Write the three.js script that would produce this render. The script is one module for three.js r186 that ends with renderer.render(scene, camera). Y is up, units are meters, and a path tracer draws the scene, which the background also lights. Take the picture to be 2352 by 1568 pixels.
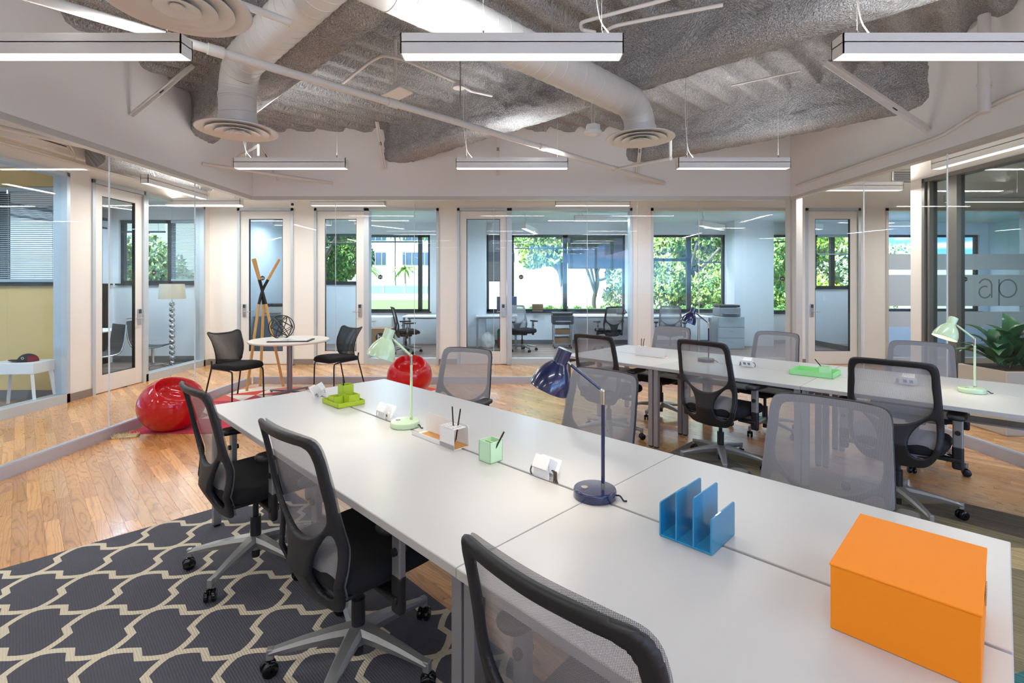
import * as THREE from 'three';
import { mergeGeometries, mergeVertices } from 'three/addons/utils/BufferGeometryUtils.js';
import { RoundedBoxGeometry } from 'three/addons/geometries/RoundedBoxGeometry.js';
import { TextGeometry } from 'three/addons/geometries/TextGeometry.js';
import { FontLoader } from 'three/addons/loaders/FontLoader.js';
import { RectAreaLightUniformsLib } from 'three/addons/lights/RectAreaLightUniformsLib.js';
import { ImprovedNoise } from 'three/addons/math/ImprovedNoise.js';
import { Sky } from 'three/addons/objects/Sky.js';

// ---------- camera, sky, sun, exposure ----------
const scene = new THREE.Scene();
const camera = new THREE.PerspectiveCamera(2 * Math.atan(784 / 1131) * 180 / Math.PI, 2352 / 1568, 0.05, 400);
camera.position.set(0, 1.47, 0);                       // looks along -z, level; the lens is shifted down
camera.setViewOffset(2352, 1568, 0, 133, 2352, 1568);
const renderer = new THREE.WebGLRenderer({ antialias: true });
renderer.toneMapping = THREE.LinearToneMapping;
renderer.toneMappingExposure = 1.58;
renderer.shadowMap.enabled = true;
renderer.shadowMap.type = THREE.PCFSoftShadowMap;
RectAreaLightUniformsLib.init();

const sky = new Sky();
sky.scale.setScalar(300);
const sunDir = new THREE.Vector3(-0.62, 0.68, 0.38).normalize();
sky.material.uniforms.turbidity.value = 9;
sky.material.uniforms.rayleigh.value = 0.35;
sky.material.uniforms.mieCoefficient.value = 0.004;
sky.material.uniforms.mieDirectionalG.value = 0.75;
sky.material.uniforms.sunPosition.value.copy(sunDir);
scene.add(sky);
scene.environmentIntensity = 1.75;
const sun = new THREE.DirectionalLight(0xfff2da, 6);
sun.position.copy(sunDir).multiplyScalar(60); sun.target.position.set(0, 0, -20);
sun.castShadow = true; sun.shadow.mapSize.set(2048, 2048);
Object.assign(sun.shadow.camera, { left: -50, right: 50, top: 50, bottom: -50, near: 1, far: 160 });
scene.add(sun, sun.target);
const LAMP_ROOM = { color: new THREE.Color(0.98, 0.995, 1.0), power: 31, up: 18 };  // up is an added upward fill, not a source of these fixtures
const LAMP_HALL = { color: new THREE.Color(1.0, 0.975, 0.92), power: 46, up: 20 };  // same added upward fill along the corridors
const LAMP_OFFICE = { color: new THREE.Color(0.62, 0.82, 1.0), power: 80, up: 0 };

// ---------- helpers ----------
let seedState = 12345;
const rnd = () => { seedState = (seedState * 1664525 + 1013904223) >>> 0; return seedState / 4294967296; };
const rr = (a, b) => a + (b - a) * rnd();
const noiseGen = new ImprovedNoise();
const noise3 = (x, y, z) => noiseGen.noise(x, y, z);
const R2 = Math.SQRT1_2;
// plan coordinates: X to the right, D into the room; (p, q) are the plan turned by 45 degrees along the desks
const fromPQ = (p, q) => [(p - q) * R2, (-q - p) * R2];
const taken = new Map();
function numbered(name) {
  const n = taken.get(name) ?? 0; taken.set(name, n + 1);
  return n ? `${name}_${String(n).padStart(3, '0')}` : name;
}
function flat(list) {
  const a = Array.isArray(list) ? list : [list];
  const out = a.map((g) => {
    const c = g.index ? g.toNonIndexed() : g;
    for (const k of Object.keys(c.attributes)) if (!['position', 'normal', 'uv'].includes(k)) c.deleteAttribute(k);
    if (!c.attributes.uv) c.setAttribute('uv', new THREE.BufferAttribute(new Float32Array(c.attributes.position.count * 2), 2));
    if (!c.attributes.normal) c.computeVertexNormals();
    return c;
  });
  return out.length > 1 ? mergeGeometries(out) : out[0];
}
function mesh(name, geo, mat, parent) {
  const g = Array.isArray(geo) ? flat(geo) : geo;
  const m = new THREE.Mesh(g, mat);
  m.name = parent ? name : numbered(name);
  m.castShadow = m.receiveShadow = true;
  (parent ?? scene).add(m);
  return m;
}
function tag(o, label, category, group) {
  o.userData.label = label; o.userData.category = category;
  if (group) o.userData.group = group;
  return o;
}
function thing(name, label, category, [X, h, D] = [0, 0, 0], turn = 0, group) {
  const o = new THREE.Group(); o.name = numbered(name); scene.add(o);
  o.position.set(X, h, -D); o.rotation.y = turn;
  return tag(o, label, category, group);
}
function struct(name, geo, mat, label) {
  const m = mesh(name, geo, mat); m.userData.kind = 'structure'; if (label) m.userData.label = label;
  return m;
}
function structGroup(name, label) {
  const o = new THREE.Group(); o.name = numbered(name); o.userData.kind = 'structure'; if (label) o.userData.label = label; scene.add(o);
  return o;
}
function dup(src, label, [X, h, D], turn = 0, group) {
  const o = src.clone(); o.name = numbered(src.name.replace(/_\d{3}$/, '')); scene.add(o);
  o.position.set(X, h, -D); o.rotation.y = turn;
  o.userData = { ...src.userData, label };
  if (group) o.userData.group = group;
  return o;
}
// geometry helpers; coordinates of the local frame
const box = (w, h, d, x = 0, y = 0, z = 0) => new THREE.BoxGeometry(w, h, d).translate(x, y, z);
const rbox = (w, h, d, x = 0, y = 0, z = 0, r = 0.004, s = 2) => new RoundedBoxGeometry(w, h, d, s, Math.min(r, w / 2.01, h / 2.01, d / 2.01)).translate(x, y, z);
const span = (x0, x1, y0, y1, z0, z1) => box(x1 - x0, y1 - y0, z1 - z0, (x0 + x1) / 2, (y0 + y1) / 2, (z0 + z1) / 2);
const rspan = (x0, x1, y0, y1, z0, z1, r = 0.004) => rbox(x1 - x0, y1 - y0, z1 - z0, (x0 + x1) / 2, (y0 + y1) / 2, (z0 + z1) / 2, r);
// box given in plan coordinates
const plan = (X0, X1, h0, h1, D0, D1) => span(X0, X1, h0, h1, -D1, -D0);
const rplan = (X0, X1, h0, h1, D0, D1, r) => rspan(X0, X1, h0, h1, -D1, -D0, r);
const cyl = (r0, r1, h, x = 0, y = 0, z = 0, n = 24) => new THREE.CylinderGeometry(r1, r0, h, n).translate(x, y + h / 2, z);
const v3 = (x, y, z) => new THREE.Vector3(x, y, z);
const PV = (X, h, D) => new THREE.Vector3(X, h, -D);
function rod(a, b, r0, r1 = r0, n = 12) {
  const d = b.clone().sub(a), g = new THREE.CylinderGeometry(r1, r0, d.length(), n).translate(0, d.length() / 2, 0);
  g.applyQuaternion(new THREE.Quaternion().setFromUnitVectors(v3(0, 1, 0), d.normalize()));
  return g.translate(a.x, a.y, a.z);
}
function bar(a, b, w, t) {       // rectangular bar from a to b
  const d = b.clone().sub(a), len = d.length(), g = new THREE.BoxGeometry(w, len, t).translate(0, len / 2, 0);
  g.applyQuaternion(new THREE.Quaternion().setFromUnitVectors(v3(0, 1, 0), d.normalize()));
  return g.translate(a.x, a.y, a.z);
}
function tube(points, r, seg = 8, rad = 8, tension = 0.5) {
  const c = new THREE.CatmullRomCurve3(points, false, 'catmullrom', tension);
  return new THREE.TubeGeometry(c, seg * points.length, r, rad, false);
}
const lathe = (pts, n = 40) => new THREE.LatheGeometry(pts.map(([x, y]) => new THREE.Vector2(x, y)), n);
// plate cut out of a plane by a distance function, bent by zAt(x, y), thin at its rims
function plate({ sdf, x0, x1, y0, y1, cell, zAt, thick, rim, closed = true }) {
  const nx = Math.ceil((x1 - x0) / cell), ny = Math.ceil((y1 - y0) / cell), pos = [], uv = [], idx = [], key = new Map();
  const d = new Float32Array((nx + 1) * (ny + 1));
  for (let j = 0; j <= ny; j++) for (let i = 0; i <= nx; i++) d[j * (nx + 1) + i] = sdf(x0 + i * cell, y0 + j * cell);
  const put = (x, y, s, k) => {
    if (key.has(k)) return key.get(k);
    const prof = closed ? Math.sqrt(Math.max(0, 1 - (1 - Math.min(1, Math.max(0, -s) / rim)) ** 2)) : 1;
    const T = typeof thick === 'function' ? thick(x, y) : thick, z = zAt(x, y), n = pos.length / 3;
    pos.push(x, y, z + T / 2 * prof); uv.push(x, y);
    if (closed) { pos.push(x, y, z - T / 2 * prof); uv.push(x, y); }
    key.set(k, n); return n;
  };
  for (let j = 0; j < ny; j++) for (let i = 0; i < nx; i++) {
    const c = [[i, j], [i + 1, j], [i + 1, j + 1], [i, j + 1]], poly = [];
    for (let e = 0; e < 4; e++) {
      const [ai, aj] = c[e], [bi, bj] = c[(e + 1) % 4], da = d[aj * (nx + 1) + ai], db = d[bj * (nx + 1) + bi];
      if (da < 0) poly.push(put(x0 + ai * cell, y0 + aj * cell, da, `${ai},${aj}`));
      if ((da < 0) !== (db < 0)) {
        const t = da / (da - db), first = ai < bi || aj < bj;
        const k = first ? `${ai},${aj}|${bi},${bj}` : `${bi},${bj}|${ai},${aj}`;
        poly.push(put(x0 + (ai + (bi - ai) * t) * cell, y0 + (aj + (bj - aj) * t) * cell, 0, k));
      }
    }
    for (let k = 2; k < poly.length; k++) {
      idx.push(poly[0], poly[k - 1], poly[k]);
      if (closed) idx.push(poly[0] + 1, poly[k] + 1, poly[k - 1] + 1);
    }
  }
  let g = new THREE.BufferGeometry();
  g.setAttribute('position', new THREE.Float32BufferAttribute(pos, 3));
  g.setAttribute('uv', new THREE.Float32BufferAttribute(uv, 2));
  g.setIndex(idx);
  if (closed) g = mergeVertices(g, 1e-5);
  g.computeVertexNormals();
  return g;
}
function polySdf(pts) {
  return (x, y) => {
    let best = 1e9, inside = false;
    for (let i = 0, j = pts.length - 1; i < pts.length; j = i++) {
      const [ax, ay] = pts[j], [bx, by] = pts[i], ex = bx - ax, ey = by - ay, wx = x - ax, wy = y - ay;
      const t = Math.max(0, Math.min(1, (wx * ex + wy * ey) / (ex * ex + ey * ey))), dx = wx - ex * t, dy = wy - ey * t;
      best = Math.min(best, dx * dx + dy * dy);
      if ((ay > y) !== (by > y) && x < (bx - ax) * (y - ay) / (by - ay) + ax) inside = !inside;
    }
    return (inside ? -1 : 1) * Math.sqrt(best);
  };
}
function smoothPoly(pts, n = 72, tension = 0.5) {
  const c = new THREE.CatmullRomCurve3(pts.map(([x, y]) => v3(x, y, 0)), true, 'centripetal', tension);
  return c.getPoints(n).slice(0, -1).map((p) => [p.x, p.y]);
}
// ---------- textures ----------
function dataTex(w, h, fill, srgb = true, repeat = true) {
  const data = new Uint8Array(w * h * 4);
  for (let y = 0; y < h; y++) for (let x = 0; x < w; x++) {
    const c = fill(x / w, y / h, x, y), o = (y * w + x) * 4;
    data[o] = Math.max(0, Math.min(255, c[0])); data[o + 1] = Math.max(0, Math.min(255, c[1])); data[o + 2] = Math.max(0, Math.min(255, c[2])); data[o + 3] = 255;
  }
  const t = new THREE.DataTexture(data, w, h); t.magFilter = THREE.LinearFilter; t.minFilter = THREE.LinearMipmapLinearFilter; t.generateMipmaps = true;
  if (repeat) t.wrapS = t.wrapT = THREE.RepeatWrapping;
  if (srgb) t.colorSpace = THREE.SRGBColorSpace;
  t.needsUpdate = true;
  return t;
}
function canvasTex(w, h, draw, repeat = false) {
  const c = document.createElement('canvas'); c.width = w; c.height = h; draw(c.getContext('2d'), w, h);
  const t = new THREE.CanvasTexture(c); t.colorSpace = THREE.SRGBColorSpace; t.magFilter = THREE.LinearFilter;
  if (repeat) t.wrapS = t.wrapT = THREE.RepeatWrapping;
  return t;
}
const tileNoise = (u, v, f, s) => {      // noise that repeats over the unit square
  const a = 2 * Math.PI, r = f / a;
  return noise3(Math.cos(a * u) * r + s, Math.sin(a * u) * r + Math.cos(a * v) * r, Math.sin(a * v) * r + s * 1.7);
};
// ---------- materials ----------
const std = (color, roughness = 0.6, more = {}) => new THREE.MeshStandardMaterial({ color, roughness, ...more });
const phys = (color, roughness, more = {}) => new THREE.MeshPhysicalMaterial({ color, roughness, ...more });
const M = {
  paint: std('#f3f2f1', 0.85), paintWarm: std('#f0ebe2', 0.8), paintCool: std('#e8ebee', 0.85), officeCeil: std('#dfe4e8', 0.9),
  yellow: std('#e0bd7c', 0.8), rail: std('#c2c2ca', 0.42, { metalness: 0.35 }), railWarm: std('#d2cdc6', 0.4, { metalness: 0.25 }),
  doorPaint: std('#eae6df', 0.45, { metalness: 0.1 }), frameCool: std('#c6d0d6', 0.38, { metalness: 0.3 }), baseboard: std('#8d8177', 0.6), darkFrame: std('#2f3335', 0.4, { metalness: 0.4 }),
  tan: std('#76736c', 0.45, { metalness: 0.4 }),
  glass: phys('#ffffff', 0.0, { transmission: 1, thickness: 0, ior: 1.5, specularIntensity: 0.2 }),
  officeGlass: phys('#f8fcfd', 0.0, { transmission: 1, thickness: 0, ior: 1.5, specularIntensity: 0.4 }),
  tintGlass: phys('#dbe3e3', 0.0, { transmission: 1, thickness: 0, ior: 1.52, specularIntensity: 0.4 }),
  frost: phys('#e8eef2', 0.9, { transmission: 0.45, thickness: 0 }),
  fixture: std('#f0f0ee', 0.5), fixtureGlow: std('#ffffff', 0.5, { emissive: new THREE.Color(1, 0.985, 0.96), emissiveIntensity: 1.15 }),
  pipe: std('#dedcd9', 0.5), duct: std('#d9d7d4', 0.42, { metalness: 0.12 }), diffuser: std('#dfdedc', 0.3), cable: std('#d2cfca', 0.5), steel: std('#c9c9c9', 0.3, { metalness: 0.9 }),
  chrome: std('#d7d9dc', 0.12, { metalness: 1 }), nickel: std('#bfb6a2', 0.25, { metalness: 0.95 }), blackPlastic: std('#1b1b1d', 0.45), blackGloss: std('#0d0d0f', 0.15), blackFabric: std('#131316', 0.95),
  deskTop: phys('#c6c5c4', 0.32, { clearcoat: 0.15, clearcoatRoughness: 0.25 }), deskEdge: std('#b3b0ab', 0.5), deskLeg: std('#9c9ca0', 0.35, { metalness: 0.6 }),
  navy: phys('#0d1a48', 0.22, { clearcoat: 0.8, clearcoatRoughness: 0.06 }), mint: phys('#c4dcb4', 0.25, { clearcoat: 0.7, clearcoatRoughness: 0.08 }),
  mintMatte: std('#c0e4bd', 0.5), lime: std('#b3c92a', 0.5), limeFresh: std('#9ce29a', 0.5), whiteMetal: std('#e6e3e1', 0.35), cork: std('#c68f55', 0.8), blue: phys('#0f86b6', 0.3, { clearcoat: 0.5 }),
  orange: std('#f78c00', 0.7), red: phys('#bd0009', 0.35, { clearcoat: 1, clearcoatRoughness: 0.03, specularIntensity: 0.3 }), oakPole: std('#d9a863', 0.5), paper: std('#e9e6e0', 0.8), darkGrey: std('#3a3a3d', 0.5), greyPlastic: std('#8a8d92', 0.5), bronze: std('#3c3632', 0.4, { metalness: 0.6 }),
  tableTop: std('#e6ddd0', 0.4), tableLeg: std('#8e888c', 0.35, { metalness: 0.6 }), white: std('#eeeeec', 0.5), outlet: std('#f2f2f0', 0.4), copperCord: std('#4a3b34', 0.5),
  grass: std('#6f9440', 0.95), hedge: std('#4c7336', 0.9), bark: std('#857462', 0.9), stucco: std('#cdc7bc', 0.9), asphalt: std('#8b8985', 0.95), darkGlass: std('#4b555a', 0.15, { metalness: 0.2 }),
  blind: std('#525a5e', 0.5, { metalness: 0.2 }), blindLight: std('#aebac0', 0.6), plantLeaf: phys('#2f5a33', 0.35, { clearcoat: 0.3 }), planter: std('#c4bba8', 0.7), cartonTan: std('#a58563', 0.85), cartonDark: std('#7a5f45', 0.85),
  redCloth: std('#9d2634', 0.8), greenCloth: std('#2d6b4c', 0.8), screen: std('#20242c', 0.2),
};
// ---------- floor ----------
const oakTex = dataTex(1024, 512, (u, v) => {
  const L = u * 2.2, W = v * 0.84, lane = Math.floor(v * 12);
  const warp = noise3(L * 1.1 + lane * 7.3, W * 9 + lane * 3.1, lane * 1.7) * 1.5 + noise3(L * 3.1, W * 24, lane + 9.5) * 0.35;
  const ring = Math.abs(Math.sin((W * 46 + warp * 3.2 + L * 0.2) * Math.PI));
  const dark = Math.pow(1 - ring, 4) * 0.34 + Math.pow(1 - ring, 1.5) * 0.10;
  const pore = Math.max(0, noise3(L * 22, W * 330, 3.3)) * 0.12;
  const tone = noise3(L * 0.8, W * 4, lane * 2.9) * 0.07 + (Math.sin(lane * 12.9898) * 43758.5453 % 1) * 0.11;
  const k = 1 - dark * 0.48 - pore - tone;
  return [226 * k, 172 * Math.pow(k, 1.12), 112 * Math.pow(k, 1.25)];
});
const oakRough = dataTex(256, 256, (u, v) => { const n = 95 + 40 * tileNoise(u, v, 24, 2.2); return [n, n, n]; }, false);
const oakMats = ['#ffffff', '#faf0e6', '#fff4e6', '#f4e8dc', '#fbf0e0'].map((c) => phys(c, 0.9, { map: oakTex, roughnessMap: oakRough, clearcoat: 0.6, clearcoatRoughness: 0.16 }));
const PLANK_W = 0.07;
function plankGeo(len, lane, du) {
  const w = PLANK_W / 2 - 0.0002, l = len / 2 - 0.0002, c = 0.0006, b = -0.012, P = [], N = [], U = [];
  const uv = (x, z) => [(du + x + l) / 2.2, (lane * 0.07 + z + w) / 0.84];
  const quad = (a, bq, cq, dq) => {
    const n = v3(...bq).sub(v3(...a)).cross(v3(...cq).sub(v3(...a))).normalize();
    for (const p of [a, bq, cq, a, cq, dq]) { P.push(...p); N.push(n.x, n.y, n.z); U.push(...uv(p[0], p[2])); }
  };
  quad([-l + c, 0, w - c], [l - c, 0, w - c], [l - c, 0, -w + c], [-l + c, 0, -w + c]);
  const ring = [[-1, 1], [1, 1], [1, -1], [-1, -1]];
  for (let k = 0; k < 4; k++) {
    const [ax, az] = ring[k], [bx, bz] = ring[(k + 1) % 4];
    const t1 = [ax * (l - c), 0, az * (w - c)], t2 = [bx * (l - c), 0, bz * (w - c)], m1 = [ax * l, -c, az * w], m2 = [bx * l, -c, bz * w];
    quad(m1, m2, t2, t1); quad([m1[0], b, m1[2]], [m2[0], b, m2[2]], m2, m1);
  }
  const g = new THREE.BufferGeometry();
  g.setAttribute('position', new THREE.Float32BufferAttribute(P, 3)); g.setAttribute('normal', new THREE.Float32BufferAttribute(N, 3)); g.setAttribute('uv', new THREE.Float32BufferAttribute(U, 2));
  return g;
}
const floorGroup = structGroup('floor', 'honey oak strip floor running diagonally under the desks and corridors');
{
  mesh('subfloor', plan(-10, 12, -0.3, -0.0125, -4, 12.2), std('#6a5a4a', 0.9), floorGroup);
  const lens = [0.46, 0.62, 0.8, 1.02], geos = new Map();
  const geo = (li, lane, k) => { const key = `${li},${lane},${k}`; if (!geos.has(key)) geos.set(key, plankGeo(lens[li], lane, k * 0.55)); return geos.get(key); };
  const inside = (X, D) => (X > -5.8 && X < 5.7 && D > -3.6 && D < 9.2) || (X >= 5.7 && X < 9.6 && D > 1.8 && D < 9.2);
  const all = [];
  for (let row = 0, q = -12.6; q < 8; q += PLANK_W, row++) {
    let p = -11 - rnd() * 0.9;
    while (p < 9.5) {
      const li = Math.floor(rnd() * 4), len = lens[li], [X, D] = fromPQ(p + len / 2, q);
      const lane = Math.floor(rnd() * 12), k = Math.floor(rnd() * 3), mi = Math.floor(rnd() * oakMats.length);
      if (inside(X, D)) all.push({ X, D, g: [li, lane, k], mi });
      p += len;
    }
  }
  const underRug = (X, D) => { const p = (X - D) * R2, q = -(X + D) * R2; return (p > -3.4 && p < 0.4 && q > -1.2 && q < 1.3) || (X > -3.5 && X < -1.3 && D > 5.1 && D < 6.9) || (p > -1.8 && p < 0.9 && q > -4.2 && q < -2.2); };
  for (const o of all) { const sx = Math.abs(o.X) / Math.max(o.D, 0.01); o.seen = o.D > 1.9 && sx < 1.08 && !underRug(o.X, o.D); o.r = Math.hypot(o.X, o.D); }
  const near = all.filter((o) => o.seen).sort((a, b) => a.r - b.r).slice(0, 300), rest = oakMats.map(() => []);
  const pick = new Set(near);
  for (const o of near) {
    const m = mesh('plank', geo(...o.g), oakMats[o.mi], floorGroup);
    m.position.set(o.X, 0, -o.D); m.rotation.y = -Math.PI / 4;
  }
  const mat4 = new THREE.Matrix4(), rot = new THREE.Matrix4().makeRotationY(-Math.PI / 4);
  for (const o of all) if (!pick.has(o)) rest[o.mi].push(geo(...o.g).clone().applyMatrix4(mat4.makeTranslation(o.X, 0, -o.D).multiply(rot)));
  rest.forEach((list, i) => { const m = mesh('planks', list, oakMats[i], floorGroup); m.userData.kind = 'stuff'; });
}
const officeFloorTex = dataTex(512, 512, (u, v) => {
  const lane = Math.floor(v * 8), k = 1 + 0.10 * Math.sin(lane * 91.7) - 0.14 * Math.max(0, tileNoise(u, v, 30, lane)) + 0.08 * noise3(u * 30, v * 160, 2);
  return [150 * k, 128 * k, 116 * k];
});
officeFloorTex.repeat.set(0.6, 0.9);
const officeFloorMat = std('#ffffff', 0.4, { map: officeFloorTex });
const floorQuad = (X0, X1, D0, D1) => { const g = plan(X0, X1, -0.012, 0.003, D0, D1), p = g.attributes.position, u = g.attributes.uv; for (let i = 0; i < p.count; i++) u.setXY(i, p.getX(i), p.getZ(i)); return g; };
struct('floor_office_back', floorQuad(-5.5, 11.8, 9.02, 12.05), officeFloorMat, 'grey brown plank floor of the offices behind');
struct('floor_office_left', floorQuad(-7.45, -5.55, -3.6, 9.25), officeFloorMat, 'grey brown plank floor of the left offices');

// ---------- sprayed ceiling ----------
const sprayBump = dataTex(512, 512, (u, v) => {
  const n = 0.5 * tileNoise(u, v, 40, 1.3) + 0.6 * tileNoise(u, v, 95, 4.1) + 0.5 * tileNoise(u, v, 190, 7.7);
  const k = 128 + 120 * n; return [k, k, k];
}, false);
const sprayColor = dataTex(512, 512, (u, v) => {
  const n = 0.6 * tileNoise(u, v, 110, 9.9) + 0.7 * tileNoise(u, v, 220, 5.5), k = 182 + 84 * n + 12 * tileNoise(u, v, 6, 3.3);
  return [k * 0.975, k * 0.98, k * 0.985];
});
const sprayMat = std('#eeeff0', 0.97, { map: sprayColor, bumpMap: sprayBump, bumpScale: 0.02 });
const ceilInside = (X, D) => (X > -5.62 && X < 5.55 && D > -3.7 && D < 9.1) || (X >= 5.5 && X < 9.6 && D > 1.8 && D < 9.1);
const rough = (p, q, h) => 0.016 * noise3(p * 9, q * 9, h * 9) + 0.010 * noise3(p * 23, q * 23, h * 23 + 5);
{
  const dp = 0.03, dq = 0.05, p0 = -10.6, q0 = -13, np = Math.ceil(20 / dp), nq = Math.ceil(21.5 / dq);
  const pos = [], uv = [], idx = [], at = new Map();
  const vert = (i, j) => {
    const k = i * 10000 + j; if (at.has(k)) return at.get(k);
    const p = p0 + i * dp, q = q0 + j * dq, [X, D] = fromPQ(p, q), t = ((p / 0.3) % 1 + 1) % 1, s = Math.abs(t - 0.5) * 2;
    const ribs = THREE.MathUtils.smoothstep(s, 0.34, 0.72);
    pos.push(X, 3.775 - 0.085 * ribs + rough(p, q, 1), -D); uv.push(p * 1.15, q * 1.15);
    at.set(k, pos.length / 3 - 1); return pos.length / 3 - 1;
  };
  for (let i = 0; i < np; i++) for (let j = 0; j < nq; j++) {
    const [X, D] = fromPQ(p0 + (i + 0.5) * dp, q0 + (j + 0.5) * dq);
    if (!ceilInside(X, D)) continue;
    const a = vert(i, j), b = vert(i + 1, j), c = vert(i + 1, j + 1), d = vert(i, j + 1);
    idx.push(a, c, b, a, d, c);
  }
  const g = new THREE.BufferGeometry();
  g.setAttribute('position', new THREE.Float32BufferAttribute(pos, 3)); g.setAttribute('uv', new THREE.Float32BufferAttribute(uv, 2)); g.setIndex(idx); g.computeVertexNormals();
  struct('ceiling', g, sprayMat, 'ribbed deck ceiling sprayed with rough grey fireproofing');
  const section = [[-0.25, 3.79], [-0.20, 3.74], [-0.172, 3.66], [-0.165, 3.54], [-0.165, 3.45], [-0.18, 3.40], [-0.185, 3.345], [-0.17, 3.285], [-0.125, 3.25], [-0.05, 3.24], [0.05, 3.24], [0.125, 3.25], [0.17, 3.285], [0.185, 3.345], [0.18, 3.40], [0.165, 3.45], [0.165, 3.54], [0.172, 3.66], [0.20, 3.74], [0.25, 3.79]];
  const fine = []; for (let k = 0; k < section.length - 1; k++) for (let s = 0; s < 3; s++) fine.push([section[k][0] + (section[k + 1][0] - section[k][0]) * s / 3, section[k][1] + (section[k + 1][1] - section[k][1]) * s / 3]); fine.push(section.at(-1));
  for (const qc of [-8.90, -6.456, -3.95, -1.61, 0.94, 3.39]) {
    const P = [], U = [], I = []; let ps = [];
    for (let p = -11; p < 9; p += 0.035) { const [X, D] = fromPQ(p, qc); if (ceilInside(X, D)) ps.push(p); }
    ps.forEach((p, i) => {
      let run = 0;
      fine.forEach(([dq, h], k) => {
        const q = qc + dq * (1 + 0.06 * noise3(p * 2.2, k * 0.1, qc)), n = rough(p, qc + dq * 1.7, h), [X, D] = fromPQ(p, q + n * Math.sign(dq) * 1.2);
        P.push(X, h + n * 1.3 + 0.012 * noise3(p * 2.1, qc, 4.4), -D);
        if (k) run += Math.hypot(fine[k][0] - fine[k - 1][0], fine[k][1] - fine[k - 1][1]);
        U.push(p * 1.15, run * 1.15);
        if (i && k) { const a = (i - 1) * fine.length + k - 1, b = a + 1, c = a + fine.length, d = c + 1; I.push(a, c, b, b, c, d); }
      });
    });
    const b = new THREE.BufferGeometry();
    b.setAttribute('position', new THREE.Float32BufferAttribute(P, 3)); b.setAttribute('uv', new THREE.Float32BufferAttribute(U, 2)); b.setIndex(I); b.computeVertexNormals();
    const m = mesh('ceiling_beam', b, sprayMat); m.userData.kind = 'structure'; m.userData.label = 'steel beam coated in rough grey sprayed fireproofing';
  }
  {   // low sprayed member over the left corridor
    const c = new THREE.BoxGeometry(0.34, 0.42, 1.75, 10, 12, 60), p = c.attributes.position, u = c.attributes.uv;
    for (let i = 0; i < p.count; i++) {
      const x = p.getX(i), y = p.getY(i), z = p.getZ(i), n = 1 + 0.10 * noise3(x * 9 + 3, y * 9, z * 6) + 0.05 * noise3(x * 22, y * 22, z * 22), r = Math.hypot(x / 0.17, y / 0.21), k = r > 1 ? 1 - 0.5 * (r - 1) : 1;
      p.setXYZ(i, x * n * k, y * n * k, z); u.setXY(i, (x + y) * 1.15, z * 1.15);
    }
    c.computeVertexNormals();
    const m = mesh('ceiling_beam', c, sprayMat); m.position.set(-5.02, 3.14, -7.0); m.rotation.y = -0.2; m.userData.kind = 'structure'; m.userData.label = 'short sprayed steel member over the left corridor';
  }
  struct('ceiling_roof_slab', plan(-10, 12, 3.87, 4.1, -4, 12.3), std('#77736e', 0.9), 'roof slab above the ceiling deck');
  struct('ceiling_office_back', plan(-5.6, 11.8, 2.95, 3.02, 9.02, 12.05), M.officeCeil, 'pale flat ceiling of the offices behind');
  struct('ceiling_office_left', plan(-7.5, -5.57, 2.95, 3.02, -3.6, 9.25), M.officeCeil, 'pale flat ceiling of the left offices');
}

// ---------- the glazed room ----------
const XL = -3.80, XR = 4.07, DB = 7.213, HEAD = 2.75;
struct('wall_left', plan(XL - 0.12, XL, HEAD, 3.86, -3.6, DB + 0.12), M.paint, 'white bulkhead above the left glass partition');
struct('wall_back', plan(XL, XR, HEAD, 3.86, DB, DB + 0.12), M.paint, 'white bulkhead above the far glass partition');
struct('wall_right', plan(XR, XR + 0.12, HEAD - 0.015, 3.86, -3.6, DB + 0.12), M.paint, 'white bulkhead above the right glass partition');
function glassRun(name, label, panes, railA, railB, along, post) {
  const g = structGroup(name, label);
  for (const [a, b] of panes) mesh('pane', along(a + 0.004, b - 0.004, 0.10, HEAD - 0.05, 0.012), M.glass, g);
  mesh('base_rail', [along(railA, railB, 0.0, 0.094, 0.06), along(railA, railB, 0.094, 0.1, 0.045)], M.rail, g);
  mesh('head_rail', [along(railA, railB, HEAD - 0.055, HEAD - 0.0, 0.085), along(railA, railB, HEAD - 0.0, HEAD + 0.05, 0.004, 0.042)], M.railWarm, g);
  for (let k = 0; k < panes.length - 1; k++) mesh('joint_strip', along(panes[k][1] - 0.003, panes[k][1] + 0.003, 0.10, HEAD - 0.05, 0.013), M.frost, g);
  if (post) mesh('post', post, M.railWarm, g);
  return g;
}
const alongD = (x) => (a, b, h0, h1, t, off = 0) => plan(x - t / 2 + off, x + t / 2 + off, h0, h1, a, b);
const alongX = (d) => (a, b, h0, h1, t, off = 0) => plan(a, b, h0, h1, d - t / 2 - off, d + t / 2 - off);
glassRun('window_1', 'frameless left glass partition on a low aluminium base', [[-3.6, -2.15], [-2.15, -0.8], [-0.8, 0.6], [0.6, 2.05], [2.05, 3.43], [3.43, 4.7], [4.7, 5.97], [5.97, DB]], -3.6, DB, alongD(XL - 0.045));
glassRun('window_2', 'frameless far glass partition on a low aluminium base', [[XL, -2.6], [-2.6, -1.44], [-1.44, -0.27], [-0.27, 1.11], [1.11, 1.85], [1.85, 2.755], [2.755, XR - 0.02]], XL, XR, alongX(DB + 0.045),
  [plan(XR - 0.01, XR + 0.1, 0, HEAD, DB - 0.02, DB + 0.1)]);
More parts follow.
